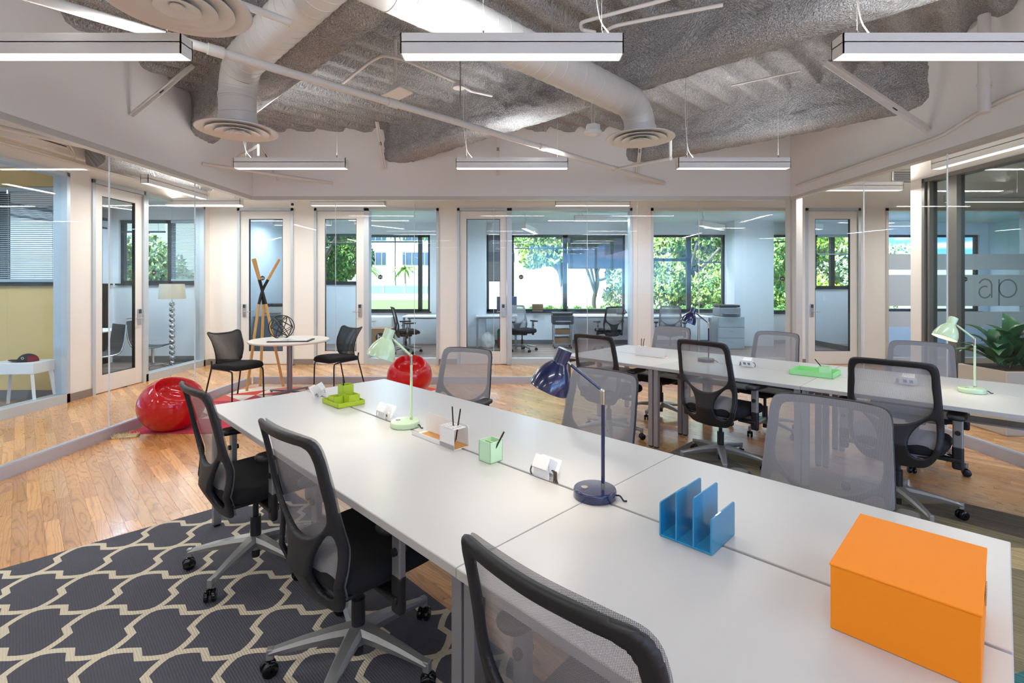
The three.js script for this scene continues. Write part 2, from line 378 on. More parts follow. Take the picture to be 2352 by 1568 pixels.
glassRun('window_3', 'frameless right glass partition on a low aluminium base', [[-3.6, -2.15], [-2.15, -0.8], [-0.8, 0.6], [0.6, 2.05], [2.05, 3.35], [3.35, 4.655], [4.655, 5.76], [5.76, DB - 0.08]], -3.6, DB, alongD(XR + 0.045),
  [plan(XR, XR + 0.09, 0.1, HEAD - 0.05, DB - 0.16, DB - 0.06)]);

// ---------- office fronts along the corridors ----------
let doorNo = 1, winNo = 4;
const DOOR_H = 2.78;
// wall in a local frame: x along the wall, z out to the corridor
function officeFront(name, label, pos, turn, x0, x1, openings, wallMat, top = 3.86) {
  const place = (o) => { o.position.set(...pos); o.rotation.y = turn; return o; };
  const T = 0.14, solid = [], base = []; let x = x0;
  for (const o of openings) {
    if (o.a > x + 0.001) { solid.push(span(x, o.a, 0, DOOR_H + 0.06, -T, 0)); base.push(span(x, o.a, 0, 0.10, 0, 0.012)); }
    x = o.b;
  }
  if (x < x1) { solid.push(span(x, x1, 0, DOOR_H + 0.06, -T, 0)); base.push(span(x, x1, 0, 0.10, 0, 0.012)); }
  solid.push(span(x0, x1, DOOR_H + 0.06, top, -T, 0));
  const w = place(struct(name, solid, wallMat, label));
  const b = place(struct(name.replace('wall', 'baseboard'), base, M.baseboard)); b.userData.label = 'taupe rubber baseboard along the corridor wall';
  for (const o of openings) {
    if (o.kind === 'door') {
      const g = place(structGroup(`door_${doorNo++}`, o.label)), f = 0.045;
      mesh('frame', [span(o.a, o.a + f, 0, DOOR_H + 0.06, -T - 0.01, 0.02), span(o.b - f, o.b, 0, DOOR_H + 0.06, -T - 0.01, 0.02), span(o.a, o.b, DOOR_H + 0.01, DOOR_H + 0.06, -T - 0.01, 0.02)], o.frameMat ?? M.frameCool, g);
      const a = o.a + f + 0.004, c = o.b - f - 0.004, s = o.stile ?? 0.12, y1 = DOOR_H + 0.005;
      mesh('leaf', [rspan(a, a + s, 0.008, y1, -0.055, -0.008, 0.003), rspan(c - s, c, 0.008, y1, -0.055, -0.008, 0.003), rspan(a + s, c - s, y1 - 0.14, y1, -0.055, -0.008, 0.003), rspan(a + s, c - s, 0.008, 0.24, -0.055, -0.008, 0.003)], o.leafMat ?? M.doorPaint, g);
      mesh('glazing_bead', [span(a + s, a + s + 0.008, 0.24, y1 - 0.14, -0.052, -0.011), span(c - s - 0.008, c - s, 0.24, y1 - 0.14, -0.052, -0.011), span(a + s, c - s, y1 - 0.148, y1 - 0.14, -0.052, -0.011), span(a + s, c - s, 0.24, 0.248, -0.052, -0.011)], M.darkFrame, g);
      mesh('pane', span(a + s, c - s, 0.24, y1 - 0.14, -0.037, -0.029), o.glass ?? M.officeGlass, g);
      const hx = o.hinge === 'right' ? a + s / 2 : c - s / 2, dir = o.hinge === 'right' ? 1 : -1;
      const e = mesh('lock_plate', rspan(hx - 0.034, hx + 0.034, 0.86, 1.10, -0.008, 0.012, 0.012), M.steel, g);
      mesh('card_reader', rspan(hx - 0.022, hx + 0.022, 1.03, 1.09, 0.012, 0.02, 0.01), M.darkGrey, e);
      mesh('lever', [rod(v3(hx, 0.96, 0.01), v3(hx, 0.96, 0.055), 0.009), rod(v3(hx, 0.96, 0.052), v3(hx + dir * 0.12, 0.96, 0.052), 0.008)], M.steel, g);
      mesh('inside_lever', [rod(v3(hx, 0.96, -0.055), v3(hx, 0.96, -0.1), 0.009), rod(v3(hx, 0.96, -0.1), v3(hx + dir * 0.12, 0.96, -0.1), 0.008)], M.steel, g);
    } else {
      const g = place(structGroup(`window_${winNo++}`, o.label)), f = 0.045, sill = o.sill ?? 0.11, fm = o.frameMat ?? M.frameCool;
      mesh('frame', [span(o.a, o.a + f, 0, DOOR_H + 0.06, -T - 0.01, 0.02), span(o.b - f, o.b, 0, DOOR_H + 0.06, -T - 0.01, 0.02), span(o.a, o.b, DOOR_H + 0.01, DOOR_H + 0.06, -T - 0.01, 0.02), span(o.a, o.b, 0, sill, -T - 0.01, 0.02)], fm, g);
      const cuts = [o.a + f, ...(o.cuts ?? []), o.b - f];
      for (let k = 0; k < cuts.length - 1; k++) mesh('pane', span(cuts[k] + 0.003, cuts[k + 1] - 0.003, sill, DOOR_H + 0.01, -0.06, -0.05), o.glass ?? M.officeGlass, g);
      if (o.extra) o.extra(g);
    }
  }
  return w;
}
const kx = 0.007913;
const bx = (px) => (px - 1176) * kx;
officeFront('wall_corridor_back', 'warm white corridor wall with office doors behind the glass', [0, 0, -8.95], 0, -5.5, 9.5, [
  { a: bx(546), b: bx(674), kind: 'door', label: 'glazed office door behind the coat stand', hinge: 'right', stile: 0.15, leafMat: M.doorPaint },
  { a: bx(722), b: bx(842), kind: 'door', label: 'glazed office door behind the round table', stile: 0.14 },
  { a: bx(842), b: bx(1008), kind: 'window', label: 'tall office window looking out to palms and a white building', cuts: [bx(925)] },
  { a: bx(1050), b: bx(1170), kind: 'door', label: 'glazed office door beside the wide tree window', stile: 0.12 },
  { a: bx(1170), b: bx(1452), kind: 'window', label: 'wide office window with a tree behind it', cuts: [bx(1312)] },
  { a: bx(1495), b: bx(1826), kind: 'window', label: 'wide office window before the far desk with foliage behind', cuts: [bx(1660)], frameMat: M.railWarm },
  { a: bx(1850), b: bx(1976), kind: 'door', label: 'glazed office door right of the corner post', hinge: 'right', stile: 0.13 },
  { a: bx(2034), b: 9.42, kind: 'window', label: 'long office window with frosted bands and letters at the corridor end', sill: 0.12, cuts: [8.1], frameMat: M.railWarm },
], M.paintWarm);
officeFront('wall_corridor_left', 'warm white corridor wall beyond the left glass', [-5.5, 0, 0], Math.PI / 2, -3.6, 9.0, [
  { a: 1.2, b: 6.11, kind: 'window', label: 'long office window before the yellow wall', cuts: [2.8, 5.42] },
  { a: 6.44, b: 7.38, kind: 'door', label: 'glazed office door left of the ball lamp', stile: 0.13 },
  { a: 7.38, b: 8.80, kind: 'window', label: 'office window before the ball floor lamp', cuts: [8.05] },
], M.paintWarm);
officeFront('wall_corridor_right', 'white corridor wall beyond the right glass', [5.4, 0, 0], -Math.PI / 2, -6.67, 3.6, [
  { a: -6.47, b: -2.0, kind: 'window', label: 'long tinted glass front of the right office', cuts: [-6.02, -4.3], frameMat: M.tan, glass: M.tintGlass, sill: 0.16, extra: (g) => mesh('mullion', [span(-6.10, -5.98, 0.16, 2.79, -0.1, 0.0), span(-6.40, -6.37, 0.16, 2.79, -0.1, 0.0)], M.tan, g) },
  { a: -1.4, b: 3.3, kind: 'window', label: 'right side window added beside the viewer for fill daylight', cuts: [0.1, 1.7], sill: 0.3 },  // unseen window added to bring daylight from the right rear
], M.paintWarm);
// ---------- outer walls with windows ----------
// wall along X at depth D (turn 0) or along D at X (turn 90 degrees); openings carry sill, head and mullions
function outerWall(name, label, pos, turn, x0, x1, openings, mat = M.paintCool, T = 0.18) {
  const place = (o) => { o.position.set(...pos); o.rotation.y = turn; return o; };
  const solid = []; let x = x0;
  for (const o of openings) {
    if (o.a > x) solid.push(span(x, o.a, 0, 3.86, -T, 0));
    solid.push(span(o.a, o.b, 0, o.sill, -T, 0), span(o.a, o.b, o.head, 3.86, -T, 0)); x = o.b;
  }
  if (x < x1) solid.push(span(x, x1, 0, 3.86, -T, 0));
  place(struct(name, solid, mat, label));
  for (const o of openings) {
    const g = place(structGroup(`window_${winNo++}`, o.label)), f = 0.055, z0 = -0.13, z1 = -0.05;
    const fr = [span(o.a, o.a + f, o.sill, o.head, z0, z1), span(o.b - f, o.b, o.sill, o.head, z0, z1), span(o.a, o.b, o.head - f, o.head, z0, z1), span(o.a, o.b, o.sill, o.sill + f, z0, z1)];
    for (const m of o.cuts ?? []) fr.push(span(m - 0.05, m + 0.05, o.sill, o.head, z0, z1));
    for (const [m0, m1, y] of o.bars ?? []) fr.push(span(m0, m1, y - 0.035, y + 0.035, z0, z1));
    mesh('frame', fr, M.darkFrame, g);
    mesh('sill', span(o.a - 0.03, o.b + 0.03, o.sill - 0.03, o.sill, -0.06, 0.05), M.darkFrame, g);
    const cuts = [o.a, ...(o.cuts ?? []), o.b];
    for (let k = 0; k < cuts.length - 1; k++) mesh('pane', span(cuts[k] + 0.03, cuts[k + 1] - 0.03, o.sill + 0.03, o.head - 0.03, -0.094, -0.088), M.glass, g);
    for (const bl of o.blinds ?? []) {
      const s = [], step = 0.026;
      for (let y = o.head - 0.06; y > bl.to; y -= step) s.push(box(bl.b - bl.a, 0.0015, 0.026, 0, 0, 0).rotateX(bl.tilt ?? 0.9).translate((bl.a + bl.b) / 2, y, 0.0));
      s.push(span(bl.a, bl.b, bl.to - 0.03, bl.to, -0.015, 0.015), span(bl.a, bl.b, o.head - 0.06, o.head - 0.01, -0.02, 0.02));
      for (const xx of [bl.a + 0.12, bl.b - 0.12]) s.push(span(xx - 0.002, xx + 0.002, bl.to, o.head - 0.05, 0.013, 0.015));
      const m = mesh('venetian_blind', s, bl.mat ?? M.blind, g); m.userData.kind = 'stuff';
    }
  }
}
outerWall('wall_outer_back', 'outer wall of the offices behind with dark framed windows', [0, 0, -12], 0, -5.6, 11.8, [
  { a: -5.4, b: -5.08, sill: 1.1, head: 2.68, label: 'narrow outer window of the copier office' },
  { a: -4.95, b: -3.66, sill: 1.47, head: 2.68, label: 'high outer window behind the round table', blinds: [{ a: -4.9, b: -3.7, to: 2.46, tilt: 0.3 }] },
  { a: -3.55, b: -2.0, sill: 0.79, head: 2.66, cuts: [-2.25], label: 'outer window looking out to palms and a white building', blinds: [{ a: -3.5, b: -2.3, to: 2.5, tilt: 0.3 }] },
  { a: -0.62, b: 2.76, sill: 0.79, head: 2.66, cuts: [0.0, 1.30], label: 'outer window with a tree and half drawn blinds', blinds: [{ a: -0.58, b: -0.04, to: 1.55, tilt: 1.25 }, { a: 0.06, b: 1.24, to: 2.34, tilt: 0.15 }, { a: 1.36, b: 2.70, to: 1.86, tilt: 1.3 }] },
  { a: 3.1, b: 5.2, sill: 0.79, head: 2.66, cuts: [4.33], bars: [[3.1, 4.33, 2.05]], label: 'outer window with dense foliage behind the far desk', blinds: [{ a: 4.4, b: 5.15, to: 2.0, tilt: 0.25 }] },
  { a: 6.16, b: 7.02, sill: 0.76, head: 2.66, cuts: [6.8], label: 'narrow outer window beside the white column', blinds: [{ a: 6.2, b: 6.75, to: 2.5, tilt: 0.3 }] },
  { a: 7.4, b: 8.6, sill: 1.36, head: 2.66, cuts: [7.85], label: 'outer window behind the door right of the corner post', blinds: [{ a: 7.45, b: 8.55, to: 2.2, tilt: 0.2, mat: M.blindLight }] },
  { a: 9.1, b: 11.4, sill: 0.8, head: 2.66, cuts: [9.9], label: 'outer window at the corridor end' },
]);
outerWall('wall_outer_left', 'outer wall of the left offices', [-7.45, 0, 0], Math.PI / 2, -3.6, 9.2, [
  { a: 6.6, b: 9.1, sill: 1.47, head: 2.68, label: 'left outer window of the ball lamp office', blinds: [{ a: 6.65, b: 9.05, to: 2.5, tilt: 0.3 }] },
  { a: 0.5, b: 6.1, sill: 1.47, head: 2.68, cuts: [2.4, 4.2], label: 'left outer window of the yellow office' },
]);
outerWall('wall_outer_left_end', 'end wall of the left offices', [0, 0, -9.2], 0, -7.45, -5.5, [
  { a: -7.35, b: -5.62, sill: 1.47, head: 2.66, cuts: [-6.42], label: 'high end window behind the ball lamp', blinds: [{ a: -6.36, b: -5.66, to: 1.55, tilt: 0.45, mat: M.blindLight }, { a: -7.3, b: -6.48, to: 2.45, tilt: 0.3 }] },
]);
outerWall('wall_yellow', 'yellow half wall with a blind covered window above', [0, 0, -6.25], 0, -7.45, -5.64, [
  { a: -7.3, b: -5.66, sill: 1.47, head: 2.7, cuts: [-6.55], label: 'window above the yellow half wall', blinds: [{ a: -7.25, b: -6.6, to: 1.52, tilt: 0.35, mat: M.blindLight }, { a: -6.5, b: -5.7, to: 1.52, tilt: 0.5, mat: M.blindLight }] },
], M.yellow, 0.1);
outerWall('wall_front', 'outer wall behind the viewer', [0, 0, 3.6], Math.PI, -5.7, 5.7, [
  { a: -5.3, b: -0.6, sill: 0.5, head: 3.2, cuts: [-3.7, -2.2], label: 'wide window added behind the viewer for fill daylight' },  // unseen window added to let daylight fill the room
], M.paintWarm);
struct('wall_outer_right', plan(9.6, 9.75, 0, 3.86, 1.8, 9.0), M.paintCool, 'end wall of the right office');
struct('wall_outer_right_end', plan(11.6, 11.8, 0, 3.86, 9.0, 12.1), M.paintCool, 'right end wall of the offices behind');
struct('wall_right_office_front', plan(5.4, 9.75, 0, 3.86, 1.68, 1.8), M.paintCool, 'near wall of the right office');
struct('wall_left_office_front', plan(-7.6, -5.5, 0, 3.86, -3.72, -3.6), M.paintCool, 'near wall of the left offices');
// partitions between the offices behind, and columns
{
  const m = mesh('wall_partition', plan(-5.55, -5.43, 0, 2.95, 9.09, 12.0), M.paintCool); m.userData.kind = 'structure'; m.userData.label = 'white partition wall at the left end of the offices';
}
for (const [Xa, Xb] of [[-3.78, -5.02], [-1.17, -1.5], [2.37, 3.08], [5.32, 7.05], [6.62, 8.75]]) {   // the partitions fan out from the corridor
  const L = Math.hypot(Xb - Xa, 2.94), m = mesh('wall_partition', box(0.1, 2.95, L, 0, 1.475, 0), M.paintCool);
  m.position.set((Xa + Xb) / 2, 0, -10.56); m.rotation.y = -Math.atan2(Xb - Xa, 2.94); m.userData.kind = 'structure'; m.userData.label = 'white slanting partition wall between two offices';
}
struct('wall_column', plan(5.22, 6.14, 0, 2.95, 11.55, 12.0), M.paintCool, 'wide white column between two outer windows');
struct('wall_column_slim', plan(-1.04, -0.62, 0, 2.95, 11.5, 12.0), M.paintCool, 'white column at the office corner');
struct('baseboard_office', [plan(-1.04, 2.82, 0, 0.1, 11.985, 12.0), plan(2.94, 7.1, 0, 0.1, 11.985, 12.0), plan(7.22, 7.235, 0, 0.12, 9.1, 12.0), plan(-7.45, -5.64, 0, 0.12, 9.185, 9.2), plan(-7.45, -5.64, 0, 0.12, 6.235, 6.25)], std('#70706e', 0.7), 'grey baseboard inside the offices');
// frosted bands and letters on the right office glass, on its corridor face
{
  const g = structGroup(`trim_1`, 'frosted glass bands with large thin grey letters');
  g.position.set(0, 0, -8.95);
  for (const [h0, h1] of [[1.72, 2.01], [1.06, 1.63], [0.68, 0.96]]) mesh('frosted_band', span(6.85, 9.37, h0, h1, -0.0495, -0.0485), M.frost, g);
  const ink = std('#8d969a', 0.6), z0 = -0.0484, th = 0.026;
  const stroke = (pts, name) => {
    const c = new THREE.CatmullRomCurve3(pts.map(([x, y]) => v3(x, y, 0)), false, 'catmullrom', 0.5), n = 60, L = [], Rr = [];
    for (let i = 0; i <= n; i++) { const p = c.getPoint(i / n), t = c.getTangent(i / n); L.push([p.x - t.y * th / 2, p.y + t.x * th / 2]); Rr.unshift([p.x + t.y * th / 2, p.y - t.x * th / 2]); }
    const s = new THREE.Shape([...L, ...Rr].map(([x, y]) => new THREE.Vector2(x, y)));
    return new THREE.ExtrudeGeometry(s, { depth: 0.0015, bevelEnabled: false }).translate(0, 0, z0);
  };
  const arc = (cx, cy, r, a0, a1, n = 24) => Array.from({ length: n + 1 }, (_, i) => { const a = a0 + (a1 - a0) * i / n; return [cx + r * Math.cos(a), cy + r * Math.sin(a)]; });
  const P = Math.PI, xh = 0.34, yb = 1.21, x = 8.66;
  mesh('letter', [stroke([[x - 0.13, yb + 0.27], ...arc(x - 0.01, yb + 0.225, 0.115, P * 0.85, 0, 14), [x + 0.105, yb + 0.12], [x + 0.105, yb]]), stroke(arc(x - 0.02, yb + 0.105, 0.105, P * 0.35, P * 1.9, 30))], ink, g).userData.label = 'thin grey letter a';
  const xp = x + 0.40;
  mesh('letter', [stroke(arc(xp, yb + 0.17, 0.16, -P, P, 40)), stroke([[xp - 0.16, yb + xh], [xp - 0.16, yb + 0.1], [xp - 0.16, yb - 0.14]])], ink, g).userData.label = 'thin grey letter p';
  const xr = xp + 0.36;
  mesh('letter', [stroke([[xr, yb + xh], [xr, yb + 0.15], [xr, yb]]), stroke(arc(xr + 0.11, yb + 0.2, 0.11, P, P * 0.35, 14))], ink, g).userData.label = 'thin grey letter r';
}
// hexagon stickers on the glass
const font = await new FontLoader().loadAsync('fonts/droid/droid_sans_bold.typeface.json');
function hexSticker(label, pos, turn) {
  const o = thing('hexagon_sticker', label, 'sticker', [0, 0, 0], 0, 'dark hexagon door stickers');
  o.position.copy(pos); o.rotation.y = turn;
  mesh('hexagon', new THREE.CylinderGeometry(0.046, 0.046, 0.0012, 6).rotateX(Math.PI / 2), std('#2f2c22', 0.5), o);
  mesh('lettering', new TextGeometry('pra', { font, size: 0.022, depth: 0.0006, curveSegments: 3 }).translate(-0.022, -0.009, 0.0007), M.paper, o);
}
hexSticker('dark hexagon sticker on the palm view window', v3(bx(872), 1.59, -8.995), 0);
hexSticker('dark hexagon sticker on the wide tree window', v3(bx(1197), 1.59, -8.995), 0);
hexSticker('dark hexagon sticker beside the corner post', v3(bx(1800), 1.56, -8.995), 0);
hexSticker('dark hexagon sticker behind the coat stand', v3(bx(601), 1.57, -8.9775), 0);
hexSticker('dark hexagon sticker on the window before the ball lamp', v3(-5.545, 1.64, -7.62), Math.PI / 2);
hexSticker('dark hexagon sticker above the letters', v3(8.28, 1.55, -8.996), 0);
// ---------- outside ----------
{
  const lawn = struct('ground_lawn', plan(-120, 120, -0.35, -0.04, 12.3, 220), M.grass, 'sunlit lawn outside the windows');
  struct('ground_side', plan(-120, -7.7, -0.35, -0.04, -3.8, 12.3), std('#9aa27e', 0.95), 'pale ground outside the left windows');
  struct('added_bounce_ground', [plan(-60, 60, -0.35, -0.05, -60, -3.9), plan(5.6, 60, -0.35, -0.05, -3.9, 1.6)], std('#cfc9bf', 0.95), 'pale ground added behind the viewer to bounce daylight indoors');  // unseen ground added to bounce sunlight up through the windows
  const leafGeo = (() => {   // small bent leaf spray of three blades
    const gs = [];
    for (let k = 0; k < 3; k++) {
      const g = new THREE.PlaneGeometry(0.10, 0.24, 1, 2), p = g.attributes.position;
      for (let i = 0; i < p.count; i++) { const y = p.getY(i) / 0.12; p.setXYZ(i, p.getX(i) * (1 - 0.75 * Math.abs(y)), p.getY(i), 0.03 * y * y); }
      g.rotateX(0.6).rotateY(k * 2.1).translate(0, 0.02 * k, 0); gs.push(g);
    }
    return flat(gs);
  })();
  const leafMat = std('#ffffff', 0.75, { side: THREE.DoubleSide });
  const m4 = new THREE.Matrix4(), qn = new THREE.Quaternion(), e = new THREE.Euler(), sc = new THREE.Vector3(), col = new THREE.Color();
  function foliage(name, blobs, count, size, palette, parent) {
    const im = new THREE.InstancedMesh(leafGeo, leafMat, count); im.name = name; im.userData.kind = 'stuff'; im.castShadow = im.receiveShadow = true;
    for (let i = 0; i < count; i++) {
      const [x, y, z, r] = blobs[Math.floor(rnd() * blobs.length)];
      const u = rr(-1, 1), a = rr(0, 2 * Math.PI), k = r * Math.pow(rr(0.25, 1), 0.4), s = Math.sqrt(1 - u * u);
      e.set(rr(-1, 1), rr(0, 6.28), rr(-1, 1)); qn.setFromEuler(e); const f = size * rr(0.7, 1.3); sc.set(f, f, f);
      im.setMatrixAt(i, m4.compose(v3(x + Math.cos(a) * s * k, y + u * k * 0.85, z + Math.sin(a) * s * k), qn, sc));
      col.set(palette[Math.floor(rnd() * palette.length)]).multiplyScalar(rr(0.8, 1.2)); im.setColorAt(i, col);
    }
    parent.add(im);
  }
  const GREEN = ['#a3bd54', '#bdd06c', '#88a850', '#d6de94', '#6f9448'], BRIGHT = ['#c6d94a', '#d8e66c', '#aac43c', '#e8f09a', '#93b33c'], SOFT = ['#b4c687', '#ccd6a3', '#98b074', '#e0e4bb', '#a5b998'];
  function tree(label, X, D, h, r, pal, count, size, low = 0.35) {
    const t = thing('tree', label, 'tree', [X, -0.04, D], rr(0, 6), 'trees outside the windows');
    const tr = [tube([v3(0, 0, 0), v3(0.06 * r, h * 0.18, 0.03), v3(-0.04 * r, h * 0.36, 0), v3(0.05, h * 0.55, 0.02)], 0.035 * h * 0.55, 4, 7)];
    for (let k = 0; k < 6; k++) { const a = k * 1.05 + rr(0, 0.5), b = h * rr(0.55, 0.85); tr.push(tube([v3(0, h * (0.22 + 0.05 * k), 0), v3(Math.cos(a) * r * 0.3, b * 0.72, Math.sin(a) * r * 0.3), v3(Math.cos(a) * r * 0.62, b, Math.sin(a) * r * 0.62)], 0.012 * h, 4, 6)); }
    mesh('trunk', tr, M.bark, t);
    const blobs = [];
    for (let k = 0; k < 26; k++) { const a = rr(0, 6.283), yy = rr(low, 0.95), wide = Math.sin(Math.PI * (0.15 + 0.8 * (yy - low) / (1 - low))) * 0.5 + 0.45; const rad = r * wide * rr(0.3, 0.95); blobs.push([Math.cos(a) * rad, h * yy, Math.sin(a) * rad, r * rr(0.22, 0.38)]); }
    foliage('foliage', blobs, count, size, pal, t);
    return t;
  }
  tree('open crowned tree with a visible forked trunk past the tree window', 2.0, 19.5, 5.2, 2.0, GREEN, 5200, 0.8, 0.5);
  tree('slender forked tree right of the open crowned tree', 3.5, 20.5, 4.4, 1.5, SOFT, 2600, 0.8, 0.55);
  tree('bushy pale tree low behind the closed dark blind', 5.0, 20.0, 3.0, 1.7, SOFT, 4200, 0.8, 0.1);
  tree('dense tree left behind the far desk window', 7.4, 21.0, 4.2, 2.3, GREEN, 9000, 0.85, 0.05);
  tree('dense tree right behind the far desk window', 9.8, 21.5, 5.4, 2.3, GREEN, 9000, 0.85, 0.05);
  tree('bright yellow green tree beside the white column', 12.6, 22.0, 5.6, 2.2, BRIGHT, 9000, 0.85, 0.02);
  tree('tree behind the door right of the corner post', 15.6, 23.0, 4.0, 2.6, SOFT, 6000, 0.9, 0.05);
  tree('broad dark tree behind the high window at the round table', -9.2, 23.0, 6.0, 2.4, ['#4f7a34', '#6a9140', '#3d6630', '#87a850'], 11000, 0.9, 0.12);
  tree('pale tree far left outside the ball lamp office', -13.5, 16.5, 3.4, 2.4, SOFT, 5000, 1.0, 0.1);
  tree('pale tree outside the yellow office window', -14.5, 13.0, 3.8, 2.0, SOFT, 4000, 1.0, 0.1);
  // palms before the white building
  function palm(label, X, D, h, fr = 1.5) {
    const t = thing('palm_tree', label, 'palm tree', [X, -0.04, D], rr(0, 6), 'palms before the white building');
    mesh('trunk', tube([v3(0, 0, 0), v3(0.1, h * 0.5, 0), v3(0.05, h, 0.05)], 0.11, 5, 8), M.bark, t);
    const fs = [];
    for (let k = 0; k < 26; k++) {
      const a = k * 2.4, up = rr(0.1, 1.0), n = 8, P = [], I = [];
      for (let i = 0; i <= n; i++) {
        const s = i / n, x = fr * s * Math.cos(up * 0.8), y = fr * (Math.sin(up) * s - 0.75 * s * s), w = 0.16 * Math.sin(Math.PI * (0.08 + 0.9 * s));
        P.push(x, y - w * 0.35, -w, x, y, 0, x, y - w * 0.35, w);
        if (i) { const b = (i - 1) * 3; I.push(b, b + 3, b + 1, b + 1, b + 3, b + 4, b + 1, b + 4, b + 2, b + 2, b + 4, b + 5); }
      }
      const g = new THREE.BufferGeometry(); g.setAttribute('position', new THREE.Float32BufferAttribute(P, 3)); g.setIndex(I); g.computeVertexNormals();
      fs.push(g.rotateY(a).translate(0.05, h, 0.05));
    }
    mesh('fronds', fs, std('#8fae4e', 0.7, { side: THREE.DoubleSide }), t);
  }
  palm('tall palm at the right of the white building', -15.6, 66, 8.6, 2.6);
  palm('tall slim palm right of the office corner post', -12.6, 68, 10.5, 2.6);
  palm('low fan palm before the white building entrance', -16.6, 56, 3.2, 2.2);
  palm('short palm left before the white building', -21.6, 62, 3.0, 2.0);
  palm('low palm right before the white building', -12.6, 58, 3.2, 2.1);
  palm('tall palm past the building corner', -10.8, 66, 8.0, 2.6);
  // white office building with dark window bands; every window is a part
  const b = thing('office_building', 'white office building with dark window bands across the lawn', 'building', [-29.5, -0.04, 124]); b.scale.setScalar(2);
  mesh('wall', [box(44, 15, 14, 0, 7.5, -7.0), box(44.3, 0.5, 14.3, 0, 15.1, -7.0)], M.stucco, b);
  const wg = box(3.2, 1.55, 0.2, 0, 0, 0.02), mg = [-1.2, -0.4, 0.4, 1.2].map((x) => box(0.06, 1.55, 0.1, x, 0, 0.14));
  const mull = flat(mg);
  for (let f = 0; f < 4; f++) for (let k = 0; k < 8; k++) {
    const w = mesh('window', wg, M.darkGlass, b); w.position.set(-19 + k * 5.4, 3.9 + f * 3.1, 0);
    mesh('mullion', mull, M.stucco, w);
  }
  const b2 = thing('neighbour_building', 'pale building far outside the left office windows', 'building', [-50, -0.04, 50], 0.6);
  mesh('wall', [box(14, 12, 10, 0, 6, 0), box(8, 8, 8, 12, 4, 2)], M.stucco, b2);
  for (let f = 0; f < 3; f++) for (let k = 0; k < 3; k++) { const w = mesh('window', box(1.9, 1.8, 0.2), M.darkGlass, b2); w.position.set(-4.6 + k * 4.5, 3 + f * 3.2, 5.0); }
  // garden wall, hedge, fence
  tag(mesh('garden_wall', rplan(-1.5, 30, -0.04, 2.6, 26, 26.3, 0.02), std('#d3c3a8', 0.9)), 'cream garden wall behind the trees', 'wall');
  const hd = thing('hedge', 'clipped green hedge under the tree window', 'hedge', [5.5, -0.04, 17.5]);
  mesh('core', rbox(11, 0.62, 0.7, 0, 0.31, 0, 0.1), M.hedge, hd);
  const hb = []; for (let k = 0; k < 90; k++) hb.push([rr(-5.5, 5.5), rr(0.3, 0.62), rr(-0.3, 0.35), 0.14]);
  foliage('foliage', hb, 5200, 0.5, ['#5e8a3c', '#7aa34c', '#4a7336', '#93b65e'], hd);
  const fn = thing('boundary_fence', 'green mesh fence on a low white wall across the lawn', 'fence', [-15, -0.04, 46]);
  mesh('low_wall', box(22, 0.55, 0.2, 0, 0.27, 0), M.stucco, fn);
  for (let k = 0; k < 12; k++) mesh('post', box(0.12, 1.5, 0.12, -11 + k * 2, 0.75, 0), M.stucco, fn);
  mesh('mesh_panel', box(22, 0.75, 0.03, 0, 0.95, 0), std('#7fb49a', 0.8), fn);
}
// ---------- pendant lights ----------
const PEND_H = 2.725;
function makePendant(lamp, drop, [c0, c1, cc] = [-0.5, 0.5, -0.52]) {
  const o = new THREE.Group(), L = 1.22, W = 0.10, H = 0.115;
  mesh('housing', [span(-L / 2, L / 2, 0.004, H, -W / 2, -W / 2 + 0.006), span(-L / 2, L / 2, 0.004, H, W / 2 - 0.006, W / 2), span(-L / 2, -L / 2 + 0.006, 0.004, H, -W / 2, W / 2), span(L / 2 - 0.006, L / 2, 0.004, H, -W / 2, W / 2), span(-L / 2, L / 2, H * 0.55, H * 0.6, -W / 2, W / 2)], M.fixture, o);
  if (lamp.up) mesh('added_up_lens', span(-L / 2 + 0.007, L / 2 - 0.007, H - 0.012, H - 0.004, -W / 2 + 0.007, W / 2 - 0.007), M.fixtureGlow, o);  // glowing top face added to go with the upward fill
  else mesh('top_cover', span(-L / 2, L / 2, H - 0.006, H, -W / 2, W / 2), M.fixture, o);
  mesh('light_lens', span(-L / 2 + 0.007, L / 2 - 0.007, 0.004, 0.012, -W / 2 + 0.007, W / 2 - 0.007), M.fixtureGlow, o);
  for (const s of [c0, c1]) mesh('cable', rod(v3(s, H, 0), v3(s, drop, 0), 0.0015, 0.0015, 6), M.cable, o);
  for (const s of [c0, c1]) mesh('cable_grip', cyl(0.008, 0.005, 0.035, s, H, 0, 10), M.chrome, o);
  mesh('power_cord', tube([v3(cc, drop, 0.02), v3(cc - 0.01, drop * 0.6, 0.03), v3(cc + 0.02, H + 0.12, 0.02), v3(cc + 0.09, H, 0.01)], 0.004, 6, 6), M.cable, o);
  return o;
}
function pendant(name, label, X, h, D, turn, lamp, drop, group, hung) {
  const o = makePendant(lamp, drop, hung); o.name = numbered(name); scene.add(o);
  o.position.set(X, h, -D); o.rotation.y = turn; tag(o, label, 'pendant light', group);
  const l = new THREE.RectAreaLight(lamp.color, lamp.power, 1.19, 0.082); l.position.set(0, -0.004, 0); l.rotation.x = -Math.PI / 2; o.add(l);
  if (lamp.up) { const u = new THREE.RectAreaLight(lamp.color, lamp.up, 1.19, 0.082); u.position.set(0, 0.117, 0); u.rotation.x = Math.PI / 2; o.add(u); }  // added upward light that fills ceiling and bulkheads
  return o;
}
const where = { '2.74': ['left pendant of the near row, cut by the photo edge', 'middle pendant of the near row, under the round duct', 'right pendant of the near row, cut by the photo edge'], '5.4': ['left pendant of the far row, near the corner', 'middle pendant of the far row, above the green lamp', 'right pendant of the far row, by the right bulkhead'] };
